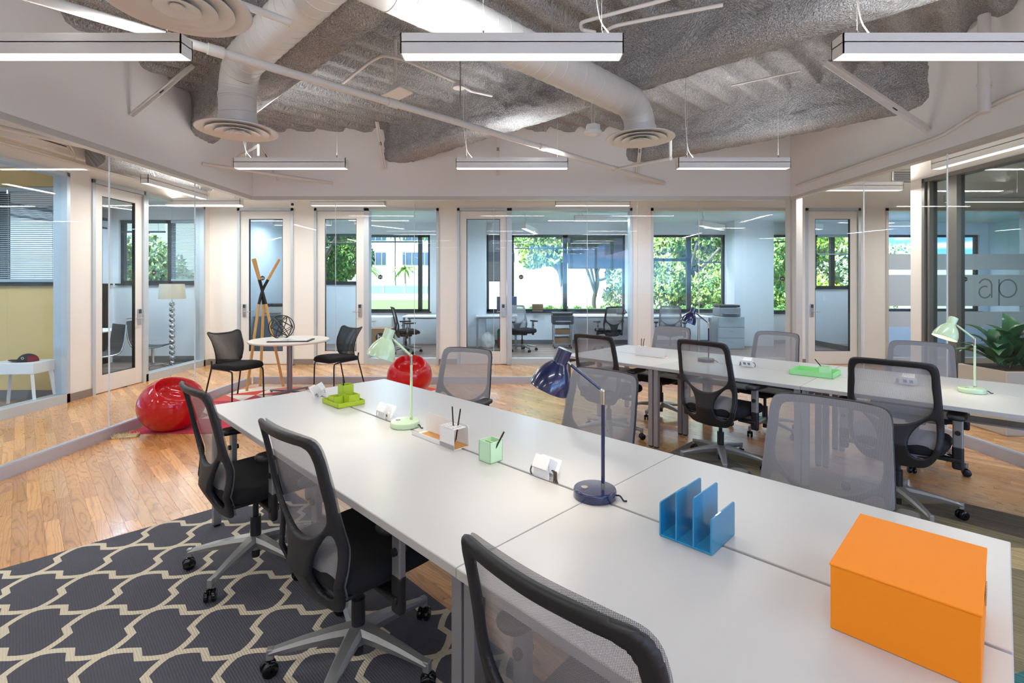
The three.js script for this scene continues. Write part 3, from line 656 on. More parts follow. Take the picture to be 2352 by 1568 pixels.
for (const [D, names] of [[2.74, where['2.74']], [5.4, where['5.4']]]) [-2.42, 0, 2.42].forEach((X, i) => pendant('linear_pendant', 'white linear ' + names[i], X, PEND_H, D, 0, LAMP_ROOM, 0.99, 'linear pendants of the room', D < 3 && X === 0 ? [-0.16, 0.5, 0.46] : undefined));
for (const D of [0.08, -2.58]) [-2.42, 0, 2.42].forEach((X, i) => pendant('linear_pendant', `white linear pendant ${D > 0 ? 'straight above' : 'well behind'} the viewer, ${['left', 'middle', 'right'][i]} of its row`, X, PEND_H, D, 0, LAMP_ROOM, 0.99, 'linear pendants of the room'));
const corr = [[-4.66, 6.85, Math.PI / 2, 'white linear pendant along the left corridor'], [-4.66, 3.4, Math.PI / 2, 'white linear pendant of the left corridor, nearer the viewer'], [-4.66, 0.0, Math.PI / 2, 'white linear pendant of the left corridor beside the viewer'],
  [-2.68, 8.08, 0, 'white linear pendant in the far corridor behind the round table'], [1.32, 8.08, 0, 'white linear pendant in the far corridor above the tree window'], [-5.0, 8.0, 0, 'white linear pendant at the far left corridor corner'], [4.72, 6.75, 0, 'white linear pendant across the right corridor'],
  [4.74, 4.9, Math.PI / 2, 'white linear pendant along the right corridor'], [4.74, 1.6, Math.PI / 2, 'white linear pendant of the right corridor beside the viewer'], [7.4, 7.7, 0, 'white linear pendant in the right side passage']];
for (const [X, D, t, l] of corr) pendant('corridor_pendant', l, X, 2.74, D, t, LAMP_HALL, 0.97, 'corridor pendants');
const offc = [[-4.5, 10.6, 0, 2.72, 'white linear pendant in the copier office'], [-2.75, 10.3, 0.9, 2.66, 'white slanting linear pendant in the palm view office'], [1.9, 10.2, 0, 2.76, 'white linear pendant across the tree window office'], [0.4, 10.9, 1.3, 2.62, 'white linear pendant end on in the tree window office'], [4.3, 10.6, 0.8, 2.66, 'white slanting linear pendant in the far desk office'], [6.3, 10.6, 0.5, 2.66, 'white linear pendant beside the white column'], [8.1, 10.6, 0, 2.7, 'white linear pendant in the office right of the corner post'],
  [-6.5, 7.9, 1.2, 2.7, 'white linear pendant in the ball lamp office'], [-6.5, 4.6, 0.9, 2.7, 'white linear pendant in the yellow office'], [-6.5, 1.0, 0.9, 2.7, 'white linear pendant deep in the yellow office']];
for (const [X, D, t, h, l] of offc) pendant('office_pendant', l, X, h, D, t, LAMP_OFFICE, 2.955 - h, 'office pendants');
pendant('office_pendant', 'white linear pendant in the office behind the letters', 7.4, 2.72, 4.6, 0.5, LAMP_OFFICE, 0.98, 'office pendants');

// ---------- ducts and diffusers ----------
function diffuserParts(o, y) {
  const ring = (r0, r1, y0, y1, t = 0.004) => lathe([[r0, y0], [(r0 + r1) / 2, y0 + (y1 - y0) * 0.36], [r1, y1], [r1, y1 + t], [(r0 + r1) / 2, y0 + (y1 - y0) * 0.36 + t], [r0 + 0.001, y0 + t], [r0, y0]], 64).translate(0, y, 0);
  mesh('diffuser_flange', [ring(0.305, 0.15, 0, 0.035), lathe([[0.305, 0], [0.31, 0.006], [0.30, 0.012]], 64).translate(0, y, 0)], M.diffuser, o);
  mesh('diffuser_cone', ring(0.235, 0.10, -0.008, 0.022), M.diffuser, o);
  mesh('diffuser_cone', ring(0.165, 0.06, -0.016, 0.012), M.diffuser, o);
  mesh('diffuser_cone', [ring(0.095, 0.02, -0.022, 0.002), cyl(0.03, 0.03, 0.006, 0, y - 0.012, 0)], M.diffuser, o);
}
function duct(label, X, D, hDiff, hDuct, dir, len, r) {
  const o = thing('spiral_duct', label, 'duct', [X, 0, D]), el = 0.22, pts = [];
  const [dx, dD] = dir, dz = -dD;
  pts.push(v3(0, hDiff + 0.05, 0), v3(0, hDuct - el, 0));
  for (let k = 1; k <= 8; k++) { const a = k / 8 * Math.PI / 2; pts.push(v3(dx * el * (1 - Math.cos(a)), hDuct - el + el * Math.sin(a), dz * el * (1 - Math.cos(a)))); }
  pts.push(v3(dx * (el + 0.3), hDuct, dz * (el + 0.3)), v3(dx * len, hDuct, dz * len));
  const path = new THREE.CurvePath(); for (let i = 0; i < pts.length - 1; i++) path.add(new THREE.LineCurve3(pts[i], pts[i + 1]));
  mesh('duct_run', new THREE.TubeGeometry(path, 90, r, 40, false), M.duct, o);
  const seams = [], tot = path.getLength();
  for (let s = 0.10; s < tot - 0.05; s += 0.115) {
    const u = s / tot, p = path.getPointAt(u), t = path.getTangentAt(u).normalize(), g = new THREE.TorusGeometry(r + 0.0005, 0.0026, 6, 48);
    const lean = v3(t.y, 0.0, 0.25).cross(t).multiplyScalar(0.12); t.add(lean).normalize();
    seams.push(g.applyQuaternion(new THREE.Quaternion().setFromUnitVectors(v3(0, 0, 1), t)).translate(p.x, p.y, p.z));
  }
  mesh('spiral_seam', seams, M.duct, o);
  mesh('collar', cyl(r + 0.008, r + 0.008, 0.05, 0, hDiff + 0.06, 0, 40), M.duct, o);
  mesh('collar', cyl(r + 0.006, r + 0.006, 0.03, 0, hDuct - el - 0.04, 0, 40), M.duct, o);
  const st = [0.45, 0.8].map((f) => { const p = v3(dx * len * f, hDuct, dz * len * f); return [rod(p.clone().add(v3(0, r, 0)), p.clone().setY(3.70), 0.006, 0.006, 8), rbox(0.12, 0.02, 0.05, p.x, hDuct + r, p.z, 0.004)]; }).flat();
  mesh('hanger', st, M.steel, o);
  diffuserParts(o, hDiff);
  return o;
}
duct('left white spiral duct dropping to a round diffuser', -2.256, 4.05, 2.72, 3.245, [R2, -R2], 1.9, 0.14);
duct('right white spiral duct ending in a round diffuser', 1.17, 4.5, 2.79, 3.085, [-R2, -R2], 2.75, 0.135);
duct('near duct drop with a large round diffuser above the photo corner', -1.55, 2.28, 2.76, 3.30, [R2, -R2], 1.0, 0.14);

// ---------- pipes, conduits, braces ----------
const run = (name, label, cat, pts, r, mat = M.pipe, group, bends = false) => {
  const o = thing(name, label, cat, [0, 0, 0], 0, group), P = pts.map((p) => PV(...p));
  if (bends) mesh('tube', tube(P, r, 10, 10, 0.25), mat, o);
  else mesh('tube', P.slice(1).map((p, i) => rod(P[i], p, r, r, 16)), mat, o);
  return o;
};
{
  const o = run('sprinkler_pipe', 'long white sprinkler main running diagonally below the beams', 'pipe', [[2.226, 2.94, 7.213], [-3.80, 2.94, 1.187]], 0.029);
  for (const s of [0.9, 1.9, 3.2, 4.1, 5.2]) {
    const c = PV(2.226 - s, 2.94, 7.213 - s), d = v3(R2, 0, -R2);
    mesh('coupling', rod(c.clone().addScaledVector(d, -0.045), c.clone().addScaledVector(d, 0.045), 0.036, 0.036, 20), M.pipe, o);
  }
  for (const s of [2.7, 4.6]) mesh('hanger_rod', rod(PV(2.226 - s, 2.97, 7.213 - s), PV(2.226 - s, 3.72, 7.213 - s), 0.006), M.steel, o);
  mesh('branch', [rod(PV(1.336, 2.94, 6.323), PV(1.864, 2.94, 5.795), 0.019, 0.019, 12), rod(PV(1.864, 2.94, 5.795), PV(1.864, 3.2, 5.795), 0.019, 0.019, 12), new THREE.SphereGeometry(0.026, 12, 10).translate(1.864, 2.94, -5.795), cyl(0.014, 0.02, 0.05, 1.864, 3.2, -5.795, 10)], M.pipe, o);
  const b = run('sprinkler_pipe', 'short white sprinkler pipe in the far left corner', 'pipe', [[-2.62, 2.94, 7.21], [-3.795, 2.94, 6.035]], 0.02);
  mesh('branch', [rod(PV(-3.55, 2.94, 6.28), PV(-3.55, 3.05, 6.28), 0.02, 0.02, 12), rod(PV(-3.55, 3.05, 6.28), PV(-2.9, 3.05, 5.63), 0.016, 0.016, 12), rod(PV(-2.9, 3.05, 5.63), PV(-2.9, 2.93, 5.63), 0.014, 0.014, 12)], M.pipe, b);
}
const riser = run('riser_pipe', 'white vertical pipe in front of the right bulkhead', 'pipe', [[3.96, 2.9, 4.13], [3.96, 3.72, 4.13]], 0.042);
for (const h of [3.12, 3.45]) mesh('coupling', cyl(0.049, 0.049, 0.03, 3.96, h, -4.13, 20), M.pipe, riser);
run('conduit', 'white conduit fixed along the right bulkhead', 'conduit', [[4.045, 2.86, 7.0], [4.045, 2.86, 4.75], [4.045, 2.90, 4.5], [4.045, 2.97, 4.2], [4.045, 2.99, 3.9], [4.045, 3.0, 1.5]], 0.016, M.pipe, 'conduits', true);
run('conduit', 'white conduit bending out from the left duct to the main pipe', 'conduit', [[-2.93, 3.42, 5.62], [-2.3, 3.45, 5.02], [-2.074, 3.46, 4.826], [-1.9, 3.46, 4.88], [-1.62, 3.45, 5.05]], 0.014, M.pipe, 'conduits', true);
{
  const o = run('conduit', 'white conduit with a round junction box above the middle far pendant', 'conduit', [[-1.68, 3.45, 4.88], [-1.3, 3.46, 4.45], [-1.125, 3.46, 4.30], [-0.95, 3.46, 4.4], [-0.56, 3.46, 4.86], [-0.45, 3.46, 5.05], [-0.43, 3.5, 5.2], [-0.22, 3.52, 5.38]], 0.014, M.pipe, 'conduits', true);
  mesh('junction_box', [rbox(0.1, 0.05, 0.1, -0.53, 3.46, -4.92, 0.01), cyl(0.06, 0.06, 0.012, -0.53, 3.42, -4.92)], M.pipe, o);
}
run('conduit', 'white conduit loop above the near middle pendant', 'conduit', [[1.1, 3.45, 3.42], [0.62, 3.46, 3.7], [0.53, 3.46, 3.76], [0.55, 3.46, 3.86], [0.66, 3.46, 3.9]], 0.014, M.pipe, 'conduits', true);
run('conduit', 'second white conduit joining the loop above the near middle pendant', 'conduit', [[1.5, 3.45, 3.5], [0.9, 3.46, 3.76], [0.78, 3.46, 3.82], [0.70, 3.46, 3.95]], 0.014, M.pipe, 'conduits', true);
run('conduit', 'thin white rod under the right ceiling bay', 'conduit', [[2.75, 3.5, 4.7], [2.25, 3.5, 5.05]], 0.009, M.pipe, 'conduits');
run('conduit', 'short white pipe above the near left pendant', 'conduit', [[-1.9, 3.06, 2.45], [-1.35, 3.06, 3.0]], 0.022, M.pipe, 'conduits');
function brace(label, a, b, w = 0.065) {
  const o = thing('strut_brace', label, 'brace', [0, 0, 0], 0, 'diagonal braces'), A = PV(...a), B = PV(...b), d = B.clone().sub(A).normalize();
  mesh('channel', [bar(A, B, w, 0.006), bar(A.clone().add(v3(0, 0, 0.012)), B.clone().add(v3(0, 0, 0.012)), 0.008, 0.03)], M.pipe, o);
  mesh('slot', bar(A.clone().addScaledVector(d, 0.35).add(v3(0, 0, 0.004)), A.clone().addScaledVector(d, 0.40).add(v3(0, 0, 0.004)), 0.03, 0.006), M.darkGrey, o);
}
brace('white slotted brace on the left bulkhead', [-3.79, 3.14, 4.9], [-3.29, 3.72, 5.08]);
brace('white slotted brace on the right bulkhead', [4.06, 2.96, 4.8], [3.14, 3.68, 4.92], 0.09);
brace('white brace on the far bulkhead left of the middle pendant', [-1.86, 3.14, 7.2], [-1.88, 3.72, 6.85], 0.05);
brace('white brace behind the left far pendant', [-3.43, 2.98, 7.2], [-3.6, 3.72, 6.7], 0.04);
brace('white brace behind the middle far pendant', [-0.2, 3.05, 7.2], [-0.2, 3.7, 6.9], 0.04);
brace('white brace under the right diffuser', [1.83, 3.04, 7.2], [1.80, 3.72, 6.75], 0.05);
{
  const o = thing('access_point', 'flat white wireless panel on a bracket under the deck', 'access point', [-1.06, 3.18, 4.47], -0.78);
  mesh('panel', rbox(0.36, 0.018, 0.14, 0, 0, 0, 0.006).rotateX(-0.15), M.white, o);
  mesh('bracket', [rbox(0.16, 0.07, 0.05, 0, 0.06, 0, 0.006), rod(v3(0, 0.08, 0), v3(0, 0.50, 0), 0.016, 0.016, 12)], M.pipe, o);
  mesh('lead', tube([v3(0.08, 0.02, 0.02), v3(0.12, 0.1, 0.05), v3(0.0, 0.14, 0.05), v3(-0.05, 0.07, 0.03)], 0.004, 6, 6), M.cable, o);
  const s = thing('occupancy_sensor', 'small white hexagonal sensor hanging beside the right diffuser', 'sensor', [0.778, 2.9, 4.73]);
  mesh('body', [cyl(0.075, 0.085, 0.03, 0, 0, 0, 32), cyl(0.072, 0.072, 0.06, 0, 0.03, 0, 6)], M.white, s);
  mesh('lens', new THREE.SphereGeometry(0.04, 20, 10, 0, Math.PI * 2, Math.PI / 2, Math.PI / 2).scale(1, 0.5, 1), M.outlet, s);
  mesh('stem', [rod(v3(-0.012, 0.09, 0), v3(-0.012, 0.5, 0), 0.007), rod(v3(0.012, 0.09, 0), v3(0.012, 0.5, 0), 0.007)], M.pipe, s);
}
// vents and cabling high in the left corridor
{
  const o = thing('air_vent', 'grey slotted supply vent high in the left corridor', 'vent', [-5.5, 3.2, 5.75], Math.PI / 2);
  mesh('duct_box', rbox(1.5, 0.34, 0.1, 0, 0, 0.05, 0.005), M.fixture, o);
  mesh('grille_frame', rbox(0.46, 0.2, 0.02, 0, 0, 0.105, 0.004), M.fixture, o);
  for (let k = 0; k < 6; k++) mesh('louvre_slot', box(0.40, 0.012, 0.012, 0, -0.075 + k * 0.03, 0.112), M.darkGrey, o);
  const c = thing('cable_bundle', 'loose bundle of pale data cables along the left corridor ceiling', 'cables', [0, 0, 0]);
  for (let k = 0; k < 7; k++) mesh('data_cable', tube([PV(-4.6 + k * 0.02, 3.16, 3.2), PV(-4.9 + rr(-0.05, 0.05), 3.26 + rr(0, 0.06), 4.6), PV(-5.1 + rr(-0.05, 0.05), 3.22 + rr(0, 0.05), 5.2), PV(-5.2 + rr(-0.04, 0.04), 3.10 + rr(0, 0.06), 5.7), PV(-5.3, 2.98 + k * 0.012, 5.98)], 0.006, 6, 5), k % 2 ? std('#c7b9a3', 0.6) : M.cable, c);
  run('conduit', 'white pipe crossing high in the left corridor', 'conduit', [[-5.0, 2.95, 4.2], [-5.0, 3.10, 6.15]], 0.024, M.pipe, 'conduits');
  run('conduit', 'lower white conduit along the left corridor office front', 'conduit', [[-5.46, 2.98, 4.0], [-5.46, 2.98, 7.2]], 0.014, M.pipe, 'conduits');
  run('conduit', 'white conduit along the far corridor wall', 'conduit', [[-1.2, 2.98, 8.9], [4.0, 2.98, 8.9], [4.4, 3.12, 8.7]], 0.014, M.pipe, 'conduits', true);
  const v = thing('air_vent', 'grey slotted vent high at the right corridor end', 'vent', [7.1, 3.4, 8.93]);
  mesh('grille_frame', rbox(0.4, 0.24, 0.03, 0, 0, 0, 0.004), M.fixture, v);
  for (let k = 0; k < 6; k++) mesh('louvre_slot', box(0.36, 0.014, 0.012, 0, -0.09 + k * 0.035, 0.012), M.darkGrey, v);
}
// ---------- rugs ----------
const woolBump = dataTex(256, 256, (u, v) => { const k = 128 + 60 * tileNoise(u, v, 70, 1.1) + 50 * Math.sin(v * Math.PI * 2 * 40); return [k, k, k]; }, false);
function rugGeo(w, d, t, su, sv) {
  const g = rbox(w, t, d, 0, t / 2, 0, 0.004), p = g.attributes.position, u = g.attributes.uv;
  for (let i = 0; i < p.count; i++) u.setXY(i, (p.getX(i) + w / 2) / su, (p.getZ(i) + d / 2) / sv);
  return g;
}
const speckle = (ctx, w, h, n, cols) => { for (let i = 0; i < n; i++) { ctx.fillStyle = cols[Math.floor(rnd() * cols.length)]; ctx.fillRect(rnd() * w, rnd() * h, 1 + rnd() * 3, 1); } };
{
  const trellis = canvasTex(1024, 1024, (c, w, h) => {
    c.fillStyle = '#55545c'; c.fillRect(0, 0, w, h);
    speckle(c, w, h, 30000, ['#47464e', '#605f68', '#52515a', '#67656d']);
    c.strokeStyle = '#dccfb5'; c.lineWidth = 0.072 * w; c.lineJoin = 'miter'; c.lineCap = 'round';
    const half = [[0, 0], [0.06, 0.03], [0.15, 0.06], [0.27, 0.08], [0.43, 0.085]];
    const path = [...half, ...half.slice().reverse().map(([s, n]) => [1 - s, -n])].map(([s, n]) => [0.5 * (s - n), 0.5 * (s + n)]);
    for (const [sx, sy] of [[1, 1], [-1, 1], [1, -1], [-1, -1]]) for (const [ox, oy] of [[0, 0], [1, 0], [0, 1], [1, 1], [0.5, 0.5]]) {
      c.beginPath();
      path.forEach(([a, b], i) => { const X = (ox + sx * a) * w, Y = (oy + sy * b) * h; i ? c.lineTo(X, Y) : c.moveTo(X, Y); });
      c.stroke();
    }
    for (const [ox, oy] of [[0, 0], [1, 0], [0, 1], [1, 1], [0.5, 0.5]]) { c.fillStyle = '#dccfb5'; c.beginPath(); c.arc(ox * w, oy * h, 0.05 * w, 0, 7); c.fill(); }
    for (let i = 0; i < 26000; i++) { const x = rnd() * w, y = rnd() * h; c.fillStyle = rnd() < 0.5 ? 'rgba(40,38,40,0.10)' : 'rgba(235,225,205,0.08)'; c.fillRect(x, y, 2 + rnd() * 5, 1); }
  }, true);
  const wb = woolBump.clone(); wb.repeat.set(1, 1);
  const [X, D] = fromPQ(-1.54, 0.12);
  const o = thing('trellis_rug', 'dark slate rug with a cream trellis pattern under the near chairs', 'rug', [X, 0, D], -Math.PI / 4);
  mesh('pile', rugGeo(4.18, 2.96, 0.012, 0.375, 0.375), std('#ffffff', 0.98, { map: trellis, bumpMap: wb, bumpScale: 0.004 }), o);
  const geoTex = canvasTex(1024, 1024, (c, w, h) => {
    c.fillStyle = '#e6d8c8'; c.fillRect(0, 0, w, h);
    const cols = ['#d8472f', '#e0635a', '#c23a4e', '#eadfd2', '#d9896f', '#e6d8c8', '#b73a45', '#cfc2b4', '#e2604a'];
    const n = 7;
    for (let i = 0; i < n; i++) for (let j = 0; j < n; j++) {
      const x = i / n * w, y = j / n * h, s = w / n, f = rnd() < 0.5;
      c.fillStyle = cols[Math.floor(rnd() * cols.length)]; c.beginPath(); c.moveTo(x, y); c.lineTo(x + s, f ? y : y + s); c.lineTo(x, y + s); c.fill();
      c.fillStyle = cols[Math.floor(rnd() * cols.length)]; c.beginPath(); c.moveTo(x + s, y + s); c.lineTo(x + s, y); c.lineTo(f ? x : x, f ? y + s : y); c.fill();
    }
    c.fillStyle = '#c2304a'; c.fillRect(0, 0, w * 0.55, h * 0.22);
    c.fillStyle = '#b3a08c'; c.fillRect(0, h * 0.94, w, h * 0.06);
    speckle(c, w, h, 20000, ['rgba(255,240,230,0.12)', 'rgba(120,30,30,0.10)']);
  });
  const r = thing('geometric_rug', 'red coral and cream geometric rug under the round table', 'rug', [-2.38, 0, 5.97]);
  mesh('pile', rugGeo(2.76, 2.3, 0.008, 2.76, 2.3), std('#ffffff', 0.95, { map: geoTex, bumpMap: woolBump, bumpScale: 0.003 }), r);
  const olive = canvasTex(1024, 1024, (c, w, h) => {
    c.fillStyle = '#857a5f'; c.fillRect(0, 0, w, h);
    const blob = (col, pts) => { c.fillStyle = col; c.beginPath(); c.moveTo(pts[0] * w, pts[1] * h); for (let i = 2; i < pts.length; i += 4) c.quadraticCurveTo(pts[i] * w, pts[i + 1] * h, pts[i + 2] * w, pts[i + 3] * h); c.fill(); };
    blob('#6d675c', [0, 0, 0.5, 0.1, 0.35, 0.5, 0.3, 0.8, 0, 1]);
    blob('#2f6f73', [0.55, 0.02, 0.72, 0.22, 0.74, 0.5, 0.76, 0.3, 0.66, 0.0]);
    blob('#2f6f73', [0.86, 0.35, 1.0, 0.4, 1.0, 0.62, 0.9, 0.55, 0.86, 0.35]);
    blob('#b9a57a', [0.6, 0.6, 0.8, 0.7, 1.0, 0.72, 1.0, 0.8, 0.7, 0.78, 0.6, 0.7, 0.6, 0.6]);
    blob('#c8b68b', [0.62, 0, 0.8, 0.06, 0.92, 0, 0.8, 0, 0.62, 0]);
    blob('#5d5548', [0.5, 0.85, 0.8, 0.8, 1, 0.9, 1, 1, 0.6, 1]);
    for (let i = 0; i < 2600; i++) { c.strokeStyle = rnd() < 0.5 ? 'rgba(40,36,28,0.16)' : 'rgba(225,210,175,0.14)'; c.lineWidth = 1 + rnd() * 2; const y = rnd() * h, x = rnd() * w; c.beginPath(); c.moveTo(x, y); c.lineTo(x + 30 + rnd() * 120, y + rr(-3, 3)); c.stroke(); }
  });
  const [X2, D2] = fromPQ(-0.5, -3.3);
  const q = thing('abstract_rug', 'olive and teal abstract rug between the two desks', 'rug', [X2, 0, D2], -Math.PI / 4);
  mesh('pile', rugGeo(3.1, 2.3, 0.01, 3.1, 2.3), std('#ffffff', 0.97, { map: olive, bumpMap: woolBump, bumpScale: 0.004 }), q);
  const f = thing('rug_pad_scrap', 'small fuzzy beige scrap at the front corner of the red rug', 'scrap', [-3.70, 0, 4.72], 0.3);
  const fz = []; for (let i = 0; i < 120; i++) { const x = rr(-0.1, 0.1), z = rr(-0.05, 0.05); fz.push(rod(v3(x, 0, z), v3(x + rr(-0.015, 0.015), rr(0.02, 0.04), z + rr(-0.015, 0.015)), 0.005, 0.002, 5)); }
  mesh('tufts', [rbox(0.2, 0.02, 0.1, 0, 0.01, 0, 0.008), ...fz], std('#d8c49a', 0.95), f);
}
// ---------- desks ----------
function deskThing(label, qc, cuts, depth) {
  const p0 = cuts[0], p1 = cuts.at(-1), pc = (p0 + p1) / 2, [X, D] = fromPQ(pc, qc);
  const o = thing('bench_desk', label, 'desk', [X, 0, D], -Math.PI / 4), T = 0.028, top = 0.735, gap = 0.006;
  for (let k = 0; k < cuts.length - 1; k++) for (const s of [-1, 1]) {
    const a = cuts[k] - pc + (k ? 0.0015 : 0), b = cuts[k + 1] - pc - (k < cuts.length - 2 ? 0.0015 : 0), z0 = s * gap, z1 = s * depth;
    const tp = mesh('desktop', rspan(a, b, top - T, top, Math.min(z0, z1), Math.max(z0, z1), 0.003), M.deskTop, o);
    mesh('edge_band', rspan(a, b, top - T + 0.001, top - 0.002, s > 0 ? z1 - 0.001 : z1 - 0.0014, s > 0 ? z1 + 0.0014 : z1 + 0.001, 0.0008), M.deskEdge, tp);
  }
  mesh('cable_beam', [span(p0 - pc + 0.05, p1 - pc - 0.05, top - T - 0.06, top - T - 0.005, -0.06, -0.03), span(p0 - pc + 0.05, p1 - pc - 0.05, top - T - 0.06, top - T - 0.005, 0.03, 0.06), span(p0 - pc + 0.05, p1 - pc - 0.05, top - T - 0.16, top - T - 0.15, -0.1, 0.1)], M.deskLeg, o);
  const ends = []; cuts.forEach((c, i) => { if (i === 0) ends.push(c + 0.03); else if (i === cuts.length - 1) ends.push(c - 0.03); else ends.push(c - 0.026, c + 0.026); });
  for (const e of ends) {
    const x = e - pc;
    mesh('cross_rail', rbox(0.04, 0.045, depth * 2 - 0.06, x, top - T - 0.024, 0, 0.004), M.deskLeg, o);
    for (const z of [-(depth - 0.04), depth - 0.04, 0]) {
      const y0 = z > 0.1 ? 0.0125 : 0.0005;
      const l = mesh('leg', rspan(x - 0.021, x + 0.021, y0 + 0.012, top - T - 0.002, z - 0.021, z + 0.021, 0.004), M.deskLeg, o);
      mesh('foot', rspan(x - 0.018, x + 0.018, y0, y0 + 0.014, z - 0.018, z + 0.018, 0.004), M.blackPlastic, l);
    }
  }
  return o;
}
deskThing('long white bench desk in the foreground with lamps and the orange box', -1.397, [-3.388, -1.004, 0.013], 0.597);
deskThing('white bench desk behind on the right with the green tray', -4.561, [-3.214, -2.21, -1.036, 0.16], 0.60);

// ---------- office chairs ----------
const weave = dataTex(64, 64, (u, v) => {
  const cx = (u * 2) % 1, cy = (v * 2 + (Math.floor(u * 2) % 2) * 0.5) % 1, d = Math.hypot(cx - 0.5, (cy - 0.5) * 1.1), a = d < 0.33 ? 55 : d < 0.40 ? 140 : 243; return [a, a, a];
}, false);
weave.repeat.set(170, 170);
const meshFabric = std('#9d9a9c', 0.85, { alphaMap: weave, transparent: true, side: THREE.DoubleSide });
const frameBlack = std('#1f1e20', 0.5), baseAlu = std('#9a9a98', 0.38, { metalness: 0.6 });
const chairBack = (() => {
  const lo = (y) => 0.985 - (0.985 - y) * 1.28;
  const mir = (h0, h = h0.map(([x, y]) => [x, lo(y)])) => [...h, ...h.slice().reverse().filter(([x]) => x > 1e-6).map(([x, y]) => [-x, y])];
  const outer = smoothPoly(mir([[0, 0.985], [0.13, 0.984], [0.198, 0.977], [0.217, 0.958], [0.228, 0.87], [0.236, 0.76], [0.240, 0.67], [0.232, 0.60], [0.208, 0.54], [0.172, 0.495], [0.14, 0.478], [0.07, 0.472], [0, 0.470]]), 120);
  const top = smoothPoly(mir([[0, 0.955], [0.11, 0.954], [0.168, 0.948], [0.183, 0.93], [0.188, 0.86], [0.194, 0.79], [0.185, 0.754], [0.150, 0.722], [0.08, 0.688], [0, 0.676]]), 90);
  const tear = smoothPoly([[0.196, 0.712], [0.205, 0.67], [0.201, 0.605], [0.182, 0.555], [0.155, 0.532], [0.12, 0.526], [0.09, 0.536], [0.076, 0.568], [0.078, 0.612], [0.098, 0.65], [0.135, 0.688], [0.17, 0.71]].map(([x, y]) => [x, lo(y)]), 70);
  const so = polySdf(outer), st = polySdf(top), sr = polySdf(tear);
  const frame = (x, y) => Math.max(so(x, y), -st(x, y), -sr(Math.abs(x), y));
  const zb = (x, y) => 0.238 + 0.17 * Math.max(0, y - 0.60) + 0.16 * Math.max(0, y - 0.8) ** 1.5 - 0.012 * Math.exp(-(((y - 0.58) / 0.1) ** 2)) - 0.5 * Math.max(0, 0.47 - y) - 0.75 * x * x;
  const zm = (x, y) => zb(x, y) - 0.013 - 0.05 * Math.exp(-(((y - 0.62) / 0.13) ** 2)) * Math.max(0, 1 - (x / 0.235) ** 2) - 0.012 * (1 - (x / 0.24) ** 2);
  const inset = (x, y) => Math.max(so(x, y) + 0.004, 0);
  return {
    frame: plate({ sdf: frame, x0: -0.26, x1: 0.26, y0: 0.30, y1: 1.0, cell: 0.0065, zAt: zb, thick: (x, y) => 0.022 + 0.014 * Math.exp(-(((y - 0.48) / 0.1) ** 2)) * Math.exp(-((x / 0.09) ** 2)), rim: 0.011 }),
    fabric: plate({ sdf: (x, y) => so(x, y) + 0.003, x0: -0.26, x1: 0.26, y0: 0.30, y1: 1.0, cell: 0.012, zAt: zm, thick: 0, rim: 1, closed: false }),
  };
})();
const seatGeo = (() => {
  const sd = polySdf(smoothPoly([[-0.2, -0.26], [0, -0.275], [0.2, -0.26], [0.25, -0.2], [0.255, 0], [0.235, 0.14], [0.18, 0.19], [0, 0.2], [-0.18, 0.19], [-0.235, 0.14], [-0.255, 0], [-0.25, -0.2]], 96));
  const g = plate({ sdf: sd, x0: -0.28, x1: 0.28, y0: -0.3, y1: 0.25, cell: 0.014, zAt: (x, y) => -(0.012 * (1 - (x / 0.26) ** 2)) * 0 + -0.35 * Math.max(0, -y - 0.16) ** 1.6 * 2 - 0.006 * Math.cos(x * 6), thick: 0.075, rim: 0.035 });
  return g.rotateX(-Math.PI / 2).translate(0, 0.455, 0).scale(1, 1, -1);
})();
{ const idx = seatGeo.index.array; for (let i = 0; i < idx.length; i += 3) { const t = idx[i]; idx[i] = idx[i + 1]; idx[i + 1] = t; } seatGeo.computeVertexNormals(); }
const legGeo = (() => {   // one arm of the five star base, pointing to +x
  const P = [], I = [], prof = [[0.028, 0.150, 0.036, 0.05], [0.10, 0.142, 0.030, 0.045], [0.20, 0.125, 0.024, 0.034], [0.29, 0.105, 0.019, 0.024], [0.318, 0.097, 0.016, 0.022]];
  for (const [x, y, w, h] of prof) { const c = 0.7; P.push(x, y - h, -w * c, x, y - h, w * c, x, y - h * 0.35, w, x, y, w * 0.6, x, y, -w * 0.6, x, y - h * 0.35, -w); }
  for (let k = 0; k < prof.length - 1; k++) for (let j = 0; j < 6; j++) { const a = k * 6 + j, b = k * 6 + (j + 1) % 6, c = a + 6, d = b + 6; I.push(a, b, c, b, d, c); }
  for (let j = 1; j < 5; j++) I.push((prof.length - 1) * 6, (prof.length - 1) * 6 + j, (prof.length - 1) * 6 + j + 1);
  const g = new THREE.BufferGeometry(); g.setAttribute('position', new THREE.Float32BufferAttribute(P, 3)); g.setIndex(I);
  const f = g.toNonIndexed(); f.computeVertexNormals();
  return flat([f, rbox(0.026, 0.042, 0.026, 0.314, 0.083, 0, 0.005)]);
})();
const casterGeo = flat([-1, 1].map((s) => lathe([[0.004, -0.009], [0.024, -0.009], [0.028, -0.006], [0.0285, 0.004], [0.026, 0.009], [0.01, 0.011], [0.004, 0.011]], 24).rotateX(Math.PI / 2).translate(0, 0.0285, s * 0.015)).concat([rbox(0.03, 0.024, 0.012, 0, 0.044, 0, 0.005), cyl(0.007, 0.007, 0.02, 0, 0.05, 0, 10)]));
